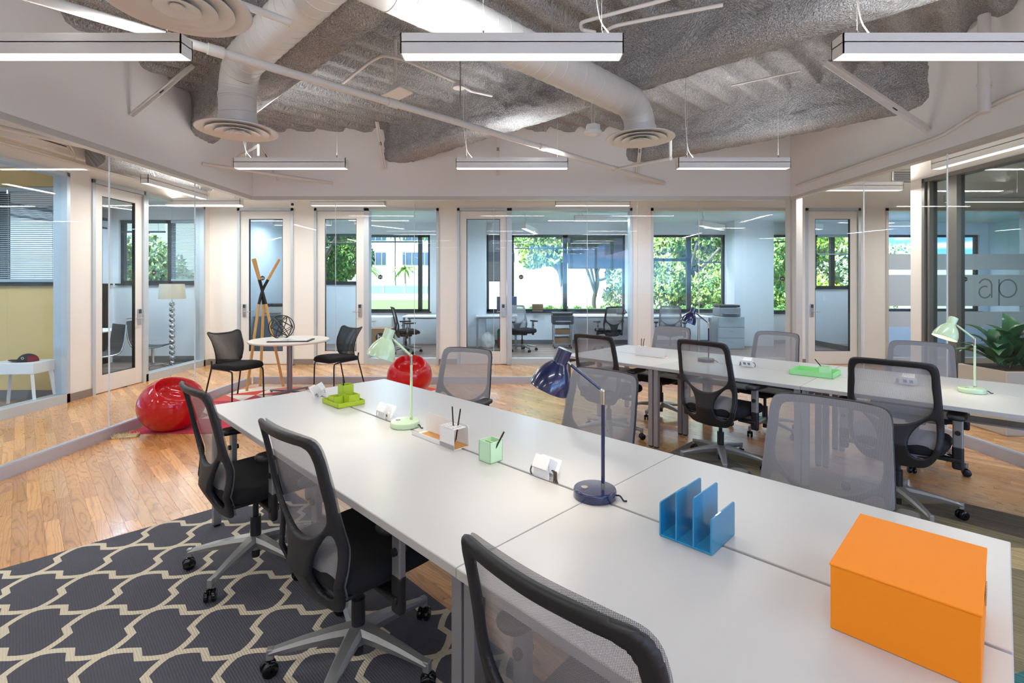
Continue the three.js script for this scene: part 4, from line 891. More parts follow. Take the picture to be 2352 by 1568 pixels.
const padGeo = (() => { const sd = polySdf(smoothPoly([[-0.03, -0.13], [0.03, -0.13], [0.045, -0.08], [0.047, 0.06], [0.036, 0.105], [0, 0.12], [-0.036, 0.105], [-0.047, 0.06], [-0.045, -0.08]], 60)); return plate({ sdf: sd, x0: -0.06, x1: 0.06, y0: -0.15, y1: 0.14, cell: 0.008, zAt: () => 0, thick: 0.03, rim: 0.014 }).rotateX(Math.PI / 2); })();
function makeOfficeChair() {
  const o = new THREE.Group(); o.name = 'office_chair';
  const b = mesh('backrest', chairBack.frame, frameBlack, o); b.userData.label = 'black back frame with two tear shaped openings';
  mesh('mesh_fabric', chairBack.fabric, meshFabric, b).userData.label = 'grey mesh fabric';
  mesh('seat', seatGeo, M.blackFabric, o);
  mesh('seat_shell', rbox(0.40, 0.02, 0.38, 0, 0.405, -0.02, 0.01), M.blackPlastic, o);
  mesh('tilt_mechanism', [rbox(0.13, 0.05, 0.24, 0, 0.372, 0.0, 0.012), rbox(0.09, 0.05, 0.12, 0, 0.385, 0.14, 0.015), rod(v3(-0.24, 0.375, -0.02), v3(0.24, 0.375, -0.02), 0.008)], M.blackPlastic, o);
  mesh('gas_lift', [cyl(0.014, 0.014, 0.2, 0, 0.18, 0, 16), cyl(0.026, 0.026, 0.10, 0, 0.15, 0, 20), cyl(0.019, 0.022, 0.10, 0, 0.035, 0, 16)], M.blackPlastic, o);
  mesh('base_hub', lathe([[0.0, 0.15], [0.034, 0.15], [0.042, 0.14], [0.038, 0.085], [0.026, 0.075], [0, 0.075]], 24), baseAlu, o);
  for (let k = 0; k < 5; k++) {
    const a = k * Math.PI * 2 / 5 + 0.31, l = mesh('leg', legGeo, baseAlu, o); l.rotation.y = a;
    const c = mesh('caster', casterGeo, M.blackGloss, o); c.position.set(Math.cos(a) * 0.318, 0, -Math.sin(a) * 0.318); c.rotation.y = a * 2.7 + k;
  }
  for (const s of [-1, 1]) {
    const p = mesh('armrest', [rbox(0.05, 0.20, 0.028, s * 0.29, 0.53, 0.02, 0.008), cyl(0.016, 0.016, 0.012, s * 0.29, 0.0, 0, 12).rotateX(0)].slice(0, 1), baseAlu, o); p.userData.label = 'silver armrest post';
    mesh('arm_bracket', [rbox(0.056, 0.14, 0.034, s * 0.29, 0.40, 0.02, 0.014), rbox(0.14, 0.025, 0.05, s * 0.235, 0.385, 0.02, 0.008)], M.blackPlastic, p);
    mesh('arm_knob', cyl(0.014, 0.014, 0.05, 0, -0.025, 0, 12).rotateX(Math.PI / 2).translate(s * 0.29, 0.55, 0.02), M.blackPlastic, p);
    const pad = mesh('arm_pad', padGeo, M.blackPlastic, p); pad.position.set(s * 0.285, 0.645, -0.02);
  }
  return o;
}
const N45 = -Math.PI / 4, F45 = Math.PI * 0.75;
let chairProto = null;
function officeChair(label, X, D, turn, lift, group) {
  const src = chairProto ?? (chairProto = makeOfficeChair());
  const o = src.clone(); o.name = numbered('office_chair'); scene.add(o);
  const p = (X - D) * R2, q = -(X + D) * R2, rug = D < 9 && ((p > -3.9 && q > -1.5) || (p > -2.3 && q < -1.9 && q > -4.6));
  o.position.set(X, D > 9 ? 0.003 : rug ? 0.0125 : 0, -D); o.rotation.y = turn; o.scale.y = lift; o.userData = {};
  return tag(o, label, 'office chair', group);
}
const CG = 'mesh office chairs at the bench desks';
officeChair('black framed mesh chair at the front desk nearest the red ball seat', -1.34, 2.575, N45 + 0.02, 0.985, CG);
officeChair('black framed mesh chair on the trellis rug, middle of the near row', -0.593, 1.90, N45 + 0.06, 0.985, CG);
officeChair('black framed mesh chair cut off at the bottom edge of the photo', 0.247, 1.04, N45, 0.985, CG);
officeChair('grey mesh chair at the far side of the front desk by the green lamp', -0.463, 3.572, F45 + 0.34, 0.985, CG);
officeChair('grey mesh chair behind the navy lamp at the front desk', 0.325, 2.576, F45, 0.985, CG);
officeChair('large grey mesh chair behind the orange box', 1.152, 1.894, F45 + 0.02, 0.985, CG);
officeChair('black framed mesh chair at the far end of the back desk', 0.94, 4.78, N45 + 0.03, 1.015, CG);
officeChair('black framed mesh chair in the middle of the back desk', 1.69, 3.99, N45 - 0.14, 1.035, CG);
officeChair('black framed mesh chair at the back desk nearest the right edge', 2.50, 3.19, N45, 1.015, CG);
officeChair('grey mesh chair behind the back desk beside the small navy lamp', 1.676, 5.537, F45, 0.985, CG);
officeChair('grey mesh chair behind the back desk by the corner post', 2.528, 4.923, F45 - 0.1, 0.985, CG);
officeChair('grey mesh chair behind the back desk left of the mint lamp', 3.323, 4.04, F45, 0.985, CG);

// ---------- lounge corner ----------
{
  const o = thing('round_table', 'round cream table with an open book', 'table', [-2.95, 0.0085, 6.53]);
  mesh('tabletop', lathe([[0, 0.69], [0.485, 0.69], [0.495, 0.696], [0.5, 0.708], [0.495, 0.719], [0.485, 0.722], [0, 0.722]], 72), M.tableTop, o);
  mesh('column', [cyl(0.034, 0.034, 0.66, 0, 0.03, 0, 28), cyl(0.1, 0.1, 0.012, 0, 0.678, 0, 28)], M.tableLeg, o);
  for (let k = 0; k < 4; k++) { const a = 0.35 + k * Math.PI / 2; const f = mesh('foot', [rod(v3(0, 0.045, 0), v3(Math.cos(a) * 0.33, 0.024, Math.sin(a) * 0.33), 0.02, 0.012, 12), cyl(0.014, 0.014, 0.012, Math.cos(a) * 0.31, 0, Math.sin(a) * 0.31, 10)], M.tableLeg, o); }
  const orb = thing('wire_orb', 'dark wire geodesic orb on the round table', 'ornament', [-3.07, 0.7305, 6.56], 0.5);
  const R = 0.155, ico = new THREE.IcosahedronGeometry(R, 0).attributes.position, ed = [], seen = new Set();
  const key = (a, b) => [a, b].map((v) => v.toArray().map((x) => x.toFixed(3)).join()).sort().join('|');
  for (let i = 0; i < ico.count; i += 3) for (let j = 0; j < 3; j++) { const a = v3().fromBufferAttribute(ico, i + j), b = v3().fromBufferAttribute(ico, i + (j + 1) % 3), k = key(a, b); if (!seen.has(k)) { seen.add(k); ed.push(rod(a, b, 0.0042, 0.0042, 6)); } }
  mesh('strut_frame', flat(ed).translate(0, R + 0.0065, 0), M.bronze, orb);
  mesh('hoops', [0, 1, 2].map((k) => new THREE.TorusGeometry(R, 0.0055, 8, 60).rotateY(k * 1.1).rotateX(k * 0.9).translate(0, R + 0.0065, 0)), M.bronze, orb);
  const bk = thing('open_book', 'open book with white pages on the round table', 'book', [-2.85, 0.7305, 6.36], 0.12);
  mesh('cover', [rbox(0.25, 0.012, 0.31, -0.126, 0.006, 0, 0.002), rbox(0.25, 0.012, 0.31, 0.126, 0.006, 0, 0.002)], M.blackPlastic, bk);
  for (const s of [-1, 1]) {
    const g = new THREE.BoxGeometry(0.225, 0.014, 0.285, 10, 1, 1).translate(s * 0.115, 0.0195, 0), p = g.attributes.position;
    for (let i = 0; i < p.count; i++) { const t = Math.abs(p.getX(i)) / 0.23; p.setY(i, p.getY(i) + (p.getY(i) > 0.019 ? 0.016 * Math.exp(-(((t - 0.12) / 0.16) ** 2)) - 0.006 * t : 0)); }
    g.computeVertexNormals(); mesh('pages', g, M.paper, bk);
  }
}
const sideChair = (() => {
  const o = new THREE.Group(); o.name = 'side_chair';
  const outer = smoothPoly([[0, 0.835], [0.12, 0.842], [0.20, 0.862], [0.225, 0.845], [0.215, 0.76], [0.205, 0.66], [0.185, 0.54], [0.17, 0.47], [0.1, 0.452], [0, 0.45], [-0.1, 0.452], [-0.17, 0.47], [-0.185, 0.54], [-0.205, 0.66], [-0.215, 0.76], [-0.225, 0.845], [-0.20, 0.862], [-0.12, 0.842]], 110), so = polySdf(outer);
  const zb = (x, y) => 0.20 + 0.30 * Math.max(0, y - 0.5) - 0.9 * x * x - 0.06 * Math.sin((y - 0.45) * 7.5);
  mesh('back_frame', plate({ sdf: (x, y) => Math.max(so(x, y), -(so(x, y) + 0.02)), x0: -0.25, x1: 0.25, y0: 0.43, y1: 0.88, cell: 0.008, zAt: zb, thick: 0.018, rim: 0.009 }), M.blackPlastic, o);
  const fab = std('#16161a', 0.85, { alphaMap: weave, transparent: true, side: THREE.DoubleSide });
  mesh('back_mesh', [plate({ sdf: (x, y) => so(x, y) + 0.006, x0: -0.25, x1: 0.25, y0: 0.43, y1: 0.88, cell: 0.014, zAt: (x, y) => zb(x, y) - 0.004, thick: 0, rim: 1, closed: false }), plate({ sdf: (x, y) => so(x, y) + 0.006, x0: -0.25, x1: 0.25, y0: 0.43, y1: 0.88, cell: 0.014, zAt: (x, y) => zb(x, y) + 0.008, thick: 0, rim: 1, closed: false })], fab, o);
  const sd = polySdf(smoothPoly([[-0.19, -0.23], [0, -0.245], [0.19, -0.23], [0.232, -0.16], [0.225, 0.1], [0.19, 0.205], [0, 0.215], [-0.19, 0.205], [-0.225, 0.1], [-0.232, -0.16]], 80));
  const seat = plate({ sdf: sd, x0: -0.26, x1: 0.26, y0: -0.27, y1: 0.24, cell: 0.014, zAt: (x, y) => 0.02 - 1.2 * Math.max(0, -y - 0.10) ** 2 - 0.06 * Math.max(0, y), thick: 0.06, rim: 0.03 });
  const sg = seat.rotateX(-Math.PI / 2).scale(1, 1, -1), ix = sg.index.array; for (let i = 0; i < ix.length; i += 3) { const t = ix[i]; ix[i] = ix[i + 1]; ix[i + 1] = t; } sg.translate(0, 0.425, 0); sg.computeVertexNormals();
  mesh('seat', sg, M.blackFabric, o);
  for (const s of [-1, 1]) {
    mesh('leg', tube([v3(s * 0.205, 0.40, -0.12), v3(s * 0.208, 0.39, -0.185), v3(s * 0.212, 0.34, -0.20), v3(s * 0.218, 0.003, -0.205)], 0.0095, 6, 8, 0.3), M.blackPlastic, o);
    mesh('leg', tube([v3(s * 0.19, 0.50, 0.215), v3(s * 0.20, 0.41, 0.20), v3(s * 0.215, 0.2, 0.25), v3(s * 0.225, 0.004, 0.30)], 0.0095, 6, 8, 0.4), M.blackPlastic, o);
    mesh('seat_rail', rod(v3(s * 0.205, 0.402, -0.14), v3(s * 0.20, 0.41, 0.2), 0.0095), M.blackPlastic, o);
  }
  return o;
})();
{
  const put = (label, X, D, t) => { const o = sideChair.clone(); o.name = numbered('side_chair'); o.position.set(X, 0.0085, -D); o.rotation.y = t; scene.add(o); o.userData = {}; tag(o, label, 'chair', 'black mesh side chairs'); };
  put('black mesh back side chair left of the round table', -3.46, 6.20, -2.0);
  put('black mesh back side chair right of the round table', -2.42, 6.80, 2.55);
}
function ballChair(label, X, h, D, dirx, diry, dirz) {
  const o = thing('ball_chair', label, 'ball chair', [X, h, D], 0, 'glossy red ball chairs'), R = 0.295, d0 = v3(dirx, diry, dirz).normalize(), t0 = 0.74;
  const g = new THREE.SphereGeometry(1, 120, 90), p = g.attributes.position, q = new THREE.Quaternion().setFromUnitVectors(v3(0, 1, 0), d0), v = v3();
  for (let i = 0; i < p.count; i++) {
    v.fromBufferAttribute(p, i);
    const th = Math.acos(THREE.MathUtils.clamp(v.y, -1, 1)), az = Math.atan2(v.z, v.x);
    let rho, y;
    if (th > t0) { const s = (th - t0) / (Math.PI - t0), a = t0 + s * (Math.PI - t0); rho = Math.sin(a); y = Math.cos(a); }
    else { const t = th / t0, lip = Math.sin(t0); rho = lip * Math.pow(t, 0.8); y = Math.cos(t0) - 0.42 * (1 - t ** 4) + 0.03 * Math.sin(Math.PI * Math.min(1, Math.max(0, (t - 0.75) / 0.25))) ; }
    v.set(Math.cos(az) * rho, y, Math.sin(az) * rho).applyQuaternion(q).multiplyScalar(R);
    v.y = v.y * 0.93; if (v.y < -0.235) v.y = -0.235 - (v.y + 0.235) * -0.12;
    p.setXYZ(i, v.x, v.y + 0.242, v.z);
  }
  mesh('shell', (() => { const m = mergeVertices(g.deleteAttribute('normal').deleteAttribute('uv'), 1e-5); m.computeVertexNormals(); return m; })(), M.red, o);
}
ballChair('glossy red ball chair on the red rug corner at the left glass', -3.44, 0.008, 4.98, 0.45, 0.86, 0.22);
ballChair('glossy red ball chair behind the green lamp near the far glass', -1.36, 0.008, 6.55, 0.08, 0.87, 0.45);
{
  const o = thing('coat_stand', 'crossed wooden pole coat stand with black wrapped middle', 'coat stand', [-3.5, 0.0115, 6.9]);
  const K = v3(0, 1.36, 0);
  for (const [f, j, t] of [[[-0.12, 0, 0.18], [-0.032, 1.17, 0.03], [0.21, 1.79, -0.05]], [[-0.10, 0, -0.14], [0.0, 1.17, -0.035], [-0.04, 1.79, 0.12]], [[0.25, 0, -0.1], [0.052, 1.17, 0.0], [-0.13, 1.79, 0.0]]]) {
    const F = v3(...f), J = v3(...j), T = v3(...t), Q = K.clone().lerp(T, 0.36).add(v3((rnd() - 0.5) * 0.01, 0, 0));
    const pole = mesh('pole', [rod(F, J, 0.0185, 0.0185, 16), rod(Q, T, 0.0185, 0.0185, 16), new THREE.SphereGeometry(0.0185, 14, 10).translate(T.x, T.y, T.z)], M.oakPole, o);
    mesh('black_wrap', tube([J, K.clone().lerp(J, 0.25), K.clone().lerp(T, 0.08), Q], 0.0192, 6, 16), M.blackPlastic, pole);
  }
}
// ---------- things on the desks ----------
const TOP = 0.7355;
const onDesk = (p, q) => { const [X, D] = fromPQ(p, q); return [X, TOP, D]; };
function deskLamp(label, p, q, enamel, aim, lit) {
  const o = thing('desk_lamp', label, 'desk lamp', onDesk(p, q), 0, 'enamel desk lamps');
  mesh('base', lathe([[0, 0], [0.071, 0], [0.074, 0.004], [0.074, 0.024], [0.071, 0.0295], [0.067, 0.031], [0, 0.031]], 56), enamel, o);
  mesh('switch_button', cyl(0.012, 0.012, 0.003, -0.036, 0.0305, 0.0, 20), M.nickel, o);
  const px = 0.03, pz = -0.012, ht = 0.36;
  const pole = mesh('pole', rod(v3(px, 0.03, pz), v3(px, ht - 0.045, pz), 0.0068, 0.0068, 16), enamel, o);
  mesh('pole_ferrule', [cyl(0.008, 0.008, 0.012, px, 0.030, pz, 16), cyl(0.0072, 0.0072, 0.045, px, ht - 0.046, pz, 16)], M.nickel, pole);
  const [ax, az] = aim, J = v3(px, ht, pz), E = v3(px + ax * 0.135, ht + 0.108, pz + az * 0.135), dir = E.clone().sub(J).normalize();
  const arm = mesh('arm', rod(J.clone().addScaledVector(dir, 0.008), E.clone().addScaledVector(dir, -0.028), 0.0058, 0.0058, 14), enamel, o);
  mesh('joint', [rod(J.clone().add(v3(0, -0.003, 0)), J.clone().addScaledVector(dir, 0.012), 0.0062, 0.0062, 12), rod(E.clone().addScaledVector(dir, -0.03), E, 0.0056, 0.0056, 12), new THREE.SphereGeometry(0.0075, 14, 10).translate(J.x, J.y, J.z)], M.nickel, arm);
  // shade: axis leans outwards
  const ax3 = v3(ax * 0.40, -0.92, az * 0.40).normalize();
  const prof = [[0, 0.052], [0.024, 0.052], [0.0265, 0.049], [0.0265, 0.004], [0.030, -0.003], [0.046, -0.022], [0.059, -0.045], [0.068, -0.072], [0.0705, -0.098], [0.0705, -0.1005], [0.0685, -0.0985], [0.0655, -0.072], [0.056, -0.046], [0.043, -0.025], [0.026, -0.008], [0, -0.006]];
  const q4 = new THREE.Quaternion().setFromUnitVectors(v3(0, -1, 0), ax3), C = E.clone().add(v3(ax * 0.018, -0.012, az * 0.018));
  const place = (g) => g.applyQuaternion(q4).translate(C.x, C.y, C.z);
  const shade = mesh('shade', place(lathe(prof, 56)), enamel, o);
  mesh('bulb', place(new THREE.SphereGeometry(0.024, 20, 14).translate(0, -0.05, 0)), std('#fff3dc', 0.4, { emissive: new THREE.Color(1, 0.86, 0.62), emissiveIntensity: lit ? 1.5 : 0.4 }), shade);
  mesh('swivel', new THREE.SphereGeometry(0.008, 12, 10).translate(E.x, E.y, E.z), M.nickel, arm);
  mesh('cord', tube([v3(0.068, 0.012, 0.02), v3(0.08, 0.014, 0.03), v3(0.09, 0.003, 0.04), v3(0.10, 0.0035, 0.045)], 0.003, 6, 6), M.blackPlastic, o);
  if (lit) { const l = new THREE.PointLight(new THREE.Color(1, 0.86, 0.66), lit); const b = v3(0, -0.05, 0).applyQuaternion(q4).add(C); l.position.copy(b); l.castShadow = true; l.shadow.radius = 1; o.add(l); }
  return o;
}
deskLamp('pale green desk lamp on the front desk', -2.185, -1.405, M.mint, [-0.72, 0.42], 0.22);
deskLamp('navy blue desk lamp in the centre of the front desk', -1.0, -1.405, M.navy, [-0.98, -0.1], 0.22);
deskLamp('small navy desk lamp on the back desk', -1.99, -4.575, M.navy, [-0.98, -0.1], 0.2);
deskLamp('pale green desk lamp on the back desk near the right edge', -0.155, -4.55, M.mint, [-0.98, -0.1], 0.22);
function powerModule(label, p, q, turn = 0, cord = M.copperCord) {
  const o = thing('power_module', label, 'power outlet', onDesk(p, q), N45 + turn, 'white desk power modules');
  const tilt = 0.55;
  mesh('riser_plate', rbox(0.074, 0.062, 0.005, 0, 0.031, 0.0, 0.001), M.whiteMetal, o);
  const b = mesh('housing', rbox(0.074, 0.05, 0.055, 0, 0, -0.03, 0.003).rotateX(-tilt).translate(0, 0.064, 0.006), M.whiteMetal, o);
  const fp = mesh('face_plate', rbox(0.1, 0.07, 0.004, 0, 0, -0.059, 0.001).rotateX(-tilt).translate(0, 0.064, 0.006), M.outlet, o);
  mesh('socket', [-0.018, 0.018].map((x) => rbox(0.022, 0.026, 0.002, x, 0, -0.0615, 0.001).rotateX(-tilt).translate(0, 0.064, 0.006)), M.greyPlastic, fp);
  mesh('screw', cyl(0.0022, 0.0022, 0.002, 0, 0, 0, 8).rotateX(Math.PI / 2).translate(0, 0.042, 0.002), M.darkGrey, o);
  for (let k = 0; k < 4; k++) { const s = k < 1 ? -1 : 1, x = s * (0.036 + 0.006 * k); mesh('cord', tube([v3(x, 0.04 - 0.004 * k, -0.012), v3(x + s * 0.014, 0.038, -0.006), v3(x + s * 0.02, 0.016, 0.0), v3(x + s * (0.014 + 0.004 * k), 0.002, 0.0)], 0.0028, 6, 6), cord, o); }
  return o;
}
powerModule('white power module beside the navy lamp', -1.237, -1.394);
powerModule('white power module left of the green lamp', -2.40, -1.396, 0, M.cable);
powerModule('white power module at the far end of the front desk', -3.17, -1.40, 2.4, M.cable);
powerModule('white power module near the small navy lamp', -1.60, -4.56, Math.PI);
powerModule('white power module behind the right black chair', -0.49, -4.56, Math.PI, M.cable);
// sheet steel organisers
function organiser(label, p, q, turn, pens) {
  const o = thing('desk_organiser', label, 'organiser', onDesk(p, q), N45 + turn, 'white steel organisers'), L = 0.33, W = 0.085, t = 0.0025;
  const back = new THREE.Shape(); back.moveTo(-L / 2, 0); back.lineTo(L / 2, 0); back.lineTo(L / 2, 0.075); back.quadraticCurveTo(L / 2, 0.095, L / 2 - 0.02, 0.095); back.lineTo(-L / 2 + 0.02, 0.095); back.quadraticCurveTo(-L / 2, 0.095, -L / 2, 0.075); back.lineTo(-L / 2, 0);
  const body = [new THREE.ExtrudeGeometry(back, { depth: t, bevelEnabled: false, curveSegments: 6 }).translate(0, 0, -W / 2), span(-L / 2, L / 2, 0, t, -W / 2, W / 2), rspan(-L / 2, L / 2, 0, 0.022, W / 2 - t, W / 2, 0.001)];
  const c0 = L / 2 - 0.105;
  body.push(rspan(c0, L / 2, 0, 0.092, W / 2 - t, W / 2, 0.001));
  const topS = new THREE.Shape(); topS.moveTo(c0, -W / 2 + 0.018); topS.lineTo(L / 2, -W / 2 + 0.018); topS.lineTo(L / 2, W / 2); topS.lineTo(c0, W / 2); topS.lineTo(c0, -W / 2 + 0.018);
  for (let i = 0; i < 3; i++) for (let j = 0; j < 4; j++) { const h = new THREE.Path(), x = c0 + 0.017 + i * 0.033, y = -W / 2 + 0.032 + j * 0.0135; h.moveTo(x - 0.009, y - 0.0035); h.lineTo(x - 0.009, y + 0.0035); h.lineTo(x + 0.009, y + 0.0035); h.lineTo(x + 0.009, y - 0.0035); h.lineTo(x - 0.009, y - 0.0035); topS.holes.push(h); }
  body.push(new THREE.ExtrudeGeometry(topS, { depth: t, bevelEnabled: false }).rotateX(Math.PI / 2).translate(0, 0.092, 0));
  mesh('steel_sheet', body, M.whiteMetal, o);
  mesh('cork_liner', [span(-L / 2 + 0.03, c0 - 0.004, t, t + 0.003, -W / 2 + t, W / 2 - t - 0.002), span(c0, L / 2 - 0.002, t, t + 0.003, -W / 2 + t, W / 2 - t - 0.002)], M.cork, o);
  if (pens) for (const [lab, a, b] of pens) { const n = thing('pencil', lab, 'pencil', onDesk(p, q), N45 + turn, 'dark pencils'); mesh('barrel', [rod(v3(...a), v3(...b), 0.0036, 0.0036, 6), rod(v3(...a), v3(...a).addScaledVector(v3(...a).sub(v3(...b)).normalize(), 0.014), 0.0034, 0.0006, 6)], M.bronze, n); }
  return o;
}
organiser('white steel organiser with cork on the front desk', -1.875, -1.392, 0, [['dark pencil leaning left in the front organiser', [0.128, 0.024, 0.012], [0.088, 0.172, -0.008]], ['dark pencil leaning right in the front organiser', [0.10, 0.024, -0.02], [0.150, 0.172, -0.006]]]);
organiser('white steel organiser seen from behind on the back desk', -2.52, -4.52, Math.PI, [['left dark pencil on the back desk organiser', [0.125, 0.024, 0.005], [0.118, 0.17, 0.0]], ['right dark pencil on the back desk organiser', [0.11, 0.024, 0.0], [0.086, 0.172, 0.0]]]);
const openBox = (w, h, d, t = 0.003) => [span(-w / 2, w / 2, 0, t, -d / 2, d / 2), span(-w / 2, -w / 2 + t, 0, h, -d / 2, d / 2), span(w / 2 - t, w / 2, 0, h, -d / 2, d / 2), span(-w / 2, w / 2, 0, h, -d / 2, -d / 2 + t), span(-w / 2, w / 2, 0, h, d / 2 - t, d / 2)];
const trans = (gs, x, y, z) => gs.map((g) => g.translate(x, y, z));
{
  const c = thing('pencil_cup', 'square mint pencil cup with a divider on the front desk', 'pencil cup', onDesk(-1.512, -1.387), N45);
  mesh('cup', openBox(0.07, 0.085, 0.07), M.mintMatte, c); mesh('divider', span(-0.033, 0.033, 0.003, 0.078, -0.003, 0.0), M.mintMatte, c);
  const n = thing('pen', 'dark pen leaning out of the mint cup', 'pen', onDesk(-1.512, -1.387), N45); mesh('barrel', [rod(v3(0.012, 0.006, 0.018), v3(0.058, 0.125, -0.02), 0.0036, 0.0036, 8), rod(v3(0.05, 0.104, -0.0135), v3(0.0585, 0.126, -0.0204), 0.0042, 0.0036, 8)], M.bronze, n);
  const t = thing('desk_tray', 'lime green shallow tray at the far end of the front desk', 'tray', onDesk(-2.868, -1.405), N45);
  mesh('tray', openBox(0.215, 0.028, 0.17), M.lime, t);
  const at = (x, z) => { const [X, h, D] = onDesk(-2.868 + x, -1.405 + z); return [X, h + 0.0035, D]; };
  const a = thing('lime_box', 'tall lime green pencil cup in the lime tray', 'pencil cup', at(-0.03, -0.03), N45); mesh('cup', openBox(0.068, 0.105, 0.07), M.lime, a);
  const b = thing('lime_box', 'low square lime green box in the lime tray', 'box', at(-0.005, 0.045), N45); mesh('box', openBox(0.075, 0.05, 0.062), M.lime, b);
  const d = thing('lime_box', 'rectangular lime green box on the right of the lime tray', 'box', at(0.062, -0.02), N45); mesh('box', openBox(0.08, 0.062, 0.07), M.lime, d);
  const n2 = thing('pen', 'black pen standing in the tall lime cup', 'pen', at(-0.03, -0.03), N45); mesh('barrel', rod(v3(-0.02, 0.004, 0.0), v3(-0.026, 0.14, 0.004), 0.0036, 0.0036, 8), M.blackPlastic, n2);
  const g = thing('desk_tray', 'long mint green tray on the back desk', 'tray', onDesk(-1.085, -4.553), N45);
  mesh('tray', openBox(0.305, 0.04, 0.265), M.limeFresh, g);
  const k = thing('mint_cup', 'small mint cup standing in the long tray', 'cup', (() => { const [X, h, D] = onDesk(-1.015, -4.553); return [X, h + 0.0035, D]; })(), N45); mesh('cup', openBox(0.075, 0.072, 0.075), M.mintMatte, k);
  const n3 = thing('pen', 'black pen leaning out of the small mint cup', 'pen', (() => { const [X, h, D] = onDesk(-1.015, -4.553); return [X, h + 0.0035, D]; })(), N45); mesh('barrel', rod(v3(0.02, 0.005, 0), v3(-0.07, 0.12, 0.0), 0.004, 0.004, 8), M.blackPlastic, n3);
  const s = thing('file_sorter', 'glossy blue file sorter with four upright dividers', 'file sorter', onDesk(-0.634, -1.398), N45);
  mesh('floor_plate', rbox(0.154, 0.006, 0.158, 0, 0.003, 0, 0.002), M.blue, s);
  const fin = (h) => { const S = new THREE.Shape(); const r = 0.008, w = 0.079; S.moveTo(-w, 0); S.lineTo(w, 0); S.lineTo(w, h - r); S.quadraticCurveTo(w, h, w - r, h); S.lineTo(-w + r, h); S.quadraticCurveTo(-w, h, -w, h - r); S.lineTo(-w, 0); return new THREE.ExtrudeGeometry(S, { depth: 0.0032, bevelEnabled: true, bevelSize: 0.0008, bevelThickness: 0.0008, bevelSegments: 2, curveSegments: 8 }).rotateY(Math.PI / 2); };
  for (const [x, h] of [[-0.0765, 0.095], [-0.027, 0.137], [0.0235, 0.137], [0.073, 0.095]]) mesh('divider', fin(h).translate(x, 0.003, 0), M.blue, s);
  const o = thing('storage_box', 'orange cloth storage box with lid at the near end of the desk', 'box', onDesk(-0.146, -1.383), N45);
  mesh('box_body', rbox(0.234, 0.135, 0.318, 0, 0.0675, 0, 0.002), M.orange, o);
  mesh('lid', [rbox(0.238, 0.004, 0.322, 0, 0.1365, 0, 0.0015)], M.orange, o);
  mesh('label_holder', rbox(0.002, 0.026, 0.06, 0.119, 0.085, -0.05, 0.0008), M.nickel, o);
}
// planter in the right corridor
{
  const o = thing('potted_plant', 'leafy green plant in a tall cream planter behind the right glass', 'plant', [5.02, 0, 5.0]);
  mesh('planter', [rbox(0.52, 0.62, 0.52, 0, 0.31, 0, 0.01)], M.planter, o);
  mesh('soil', rbox(0.46, 0.02, 0.46, 0, 0.615, 0, 0.004), std('#3a2c20', 0.95), o);
  const leaf = (len, w) => {
    const n = 10, P = [], I = [];
    for (let i = 0; i <= n; i++) { const s = i / n, ww = w * Math.sin(Math.PI * Math.pow(s, 0.75)) + 0.002, y = 0.55 * len * Math.sin(s * 1.9) * 0.9, x = len * s * 0.85; P.push(x, y + ww * 0.35, -ww, x, y, 0, x, y + ww * 0.35, ww); if (i) { const b = (i - 1) * 3; I.push(b, b + 1, b + 3, b + 1, b + 4, b + 3, b + 1, b + 2, b + 4, b + 2, b + 5, b + 4); } }
    const g = new THREE.BufferGeometry(); g.setAttribute('position', new THREE.Float32BufferAttribute(P, 3)); g.setIndex(I); g.computeVertexNormals(); return g;
  };
  const lm = phys('#35613a', 0.35, { clearcoat: 0.3, side: THREE.DoubleSide }), lg = [leaf(0.42, 0.075), leaf(0.34, 0.06), leaf(0.5, 0.085)];
  for (let k = 0; k < 34; k++) { const m = mesh('leaf', lg[k % 3], lm, o); m.position.set(rr(-0.1, 0.1), 0.62 + rr(0, 0.1), rr(-0.1, 0.1)); m.rotation.set(0, k * 2.399, rr(-0.45, 0.75)); }
}
// ---------- inside the offices ----------
function officeDesk(label, X, D, w, d, turn = 0, h = 0.735) {
  const o = thing('office_desk', label, 'desk', [X, 0.003, D], turn);
  mesh('desktop', rbox(w, 0.028, d, 0, h - 0.014, 0, 0.003), M.white, o);
  for (const sx of [-1, 1]) for (const sz of [-1, 1]) mesh('leg', rbox(0.045, h - 0.03, 0.045, sx * (w / 2 - 0.04), (h - 0.03) / 2, sz * (d / 2 - 0.05), 0.003), M.deskLeg, o);
  mesh('modesty_rail', box(w - 0.1, 0.05, 0.02, 0, h - 0.055, 0), M.deskLeg, o);
  return o;
}
officeDesk('white desk under the left half of the tree window', -0.35, 11.45, 0.95, 0.7, 0);
officeDesk('white desk under the dark blind', 2.12, 11.55, 1.45, 0.7, 0);
officeDesk('white desk at the palm view window', -1.95, 11.3, 1.0, 0.7, 0);
officeDesk('white desk by the foliage window', 3.75, 11.3, 1.4, 0.75, 0);
officeDesk('white desk in the office behind the letters', 7.2, 5.4, 1.6, 0.8, 0.3);
const OG = 'mesh office chairs in the offices';
officeChair('mesh office chair seen through the tree window, left one', 0.22, 10.75, Math.PI + 0.5, 1, OG);
officeChair('mesh office chair with its back to us under the dark blind', 2.12, 10.75, Math.PI + 0.3 - Math.PI, 1, OG);
officeChair('mesh office chair seen side on through the palm view window', -2.25, 10.45, -1.2, 1, OG);
officeChair('mesh office chair behind the desk by the foliage window', 3.35, 10.42, Math.PI * 0.9, 1, OG);
officeChair('dark office chair at the desk behind the letters', 6.2, 4.35, 2.2, 1, OG);
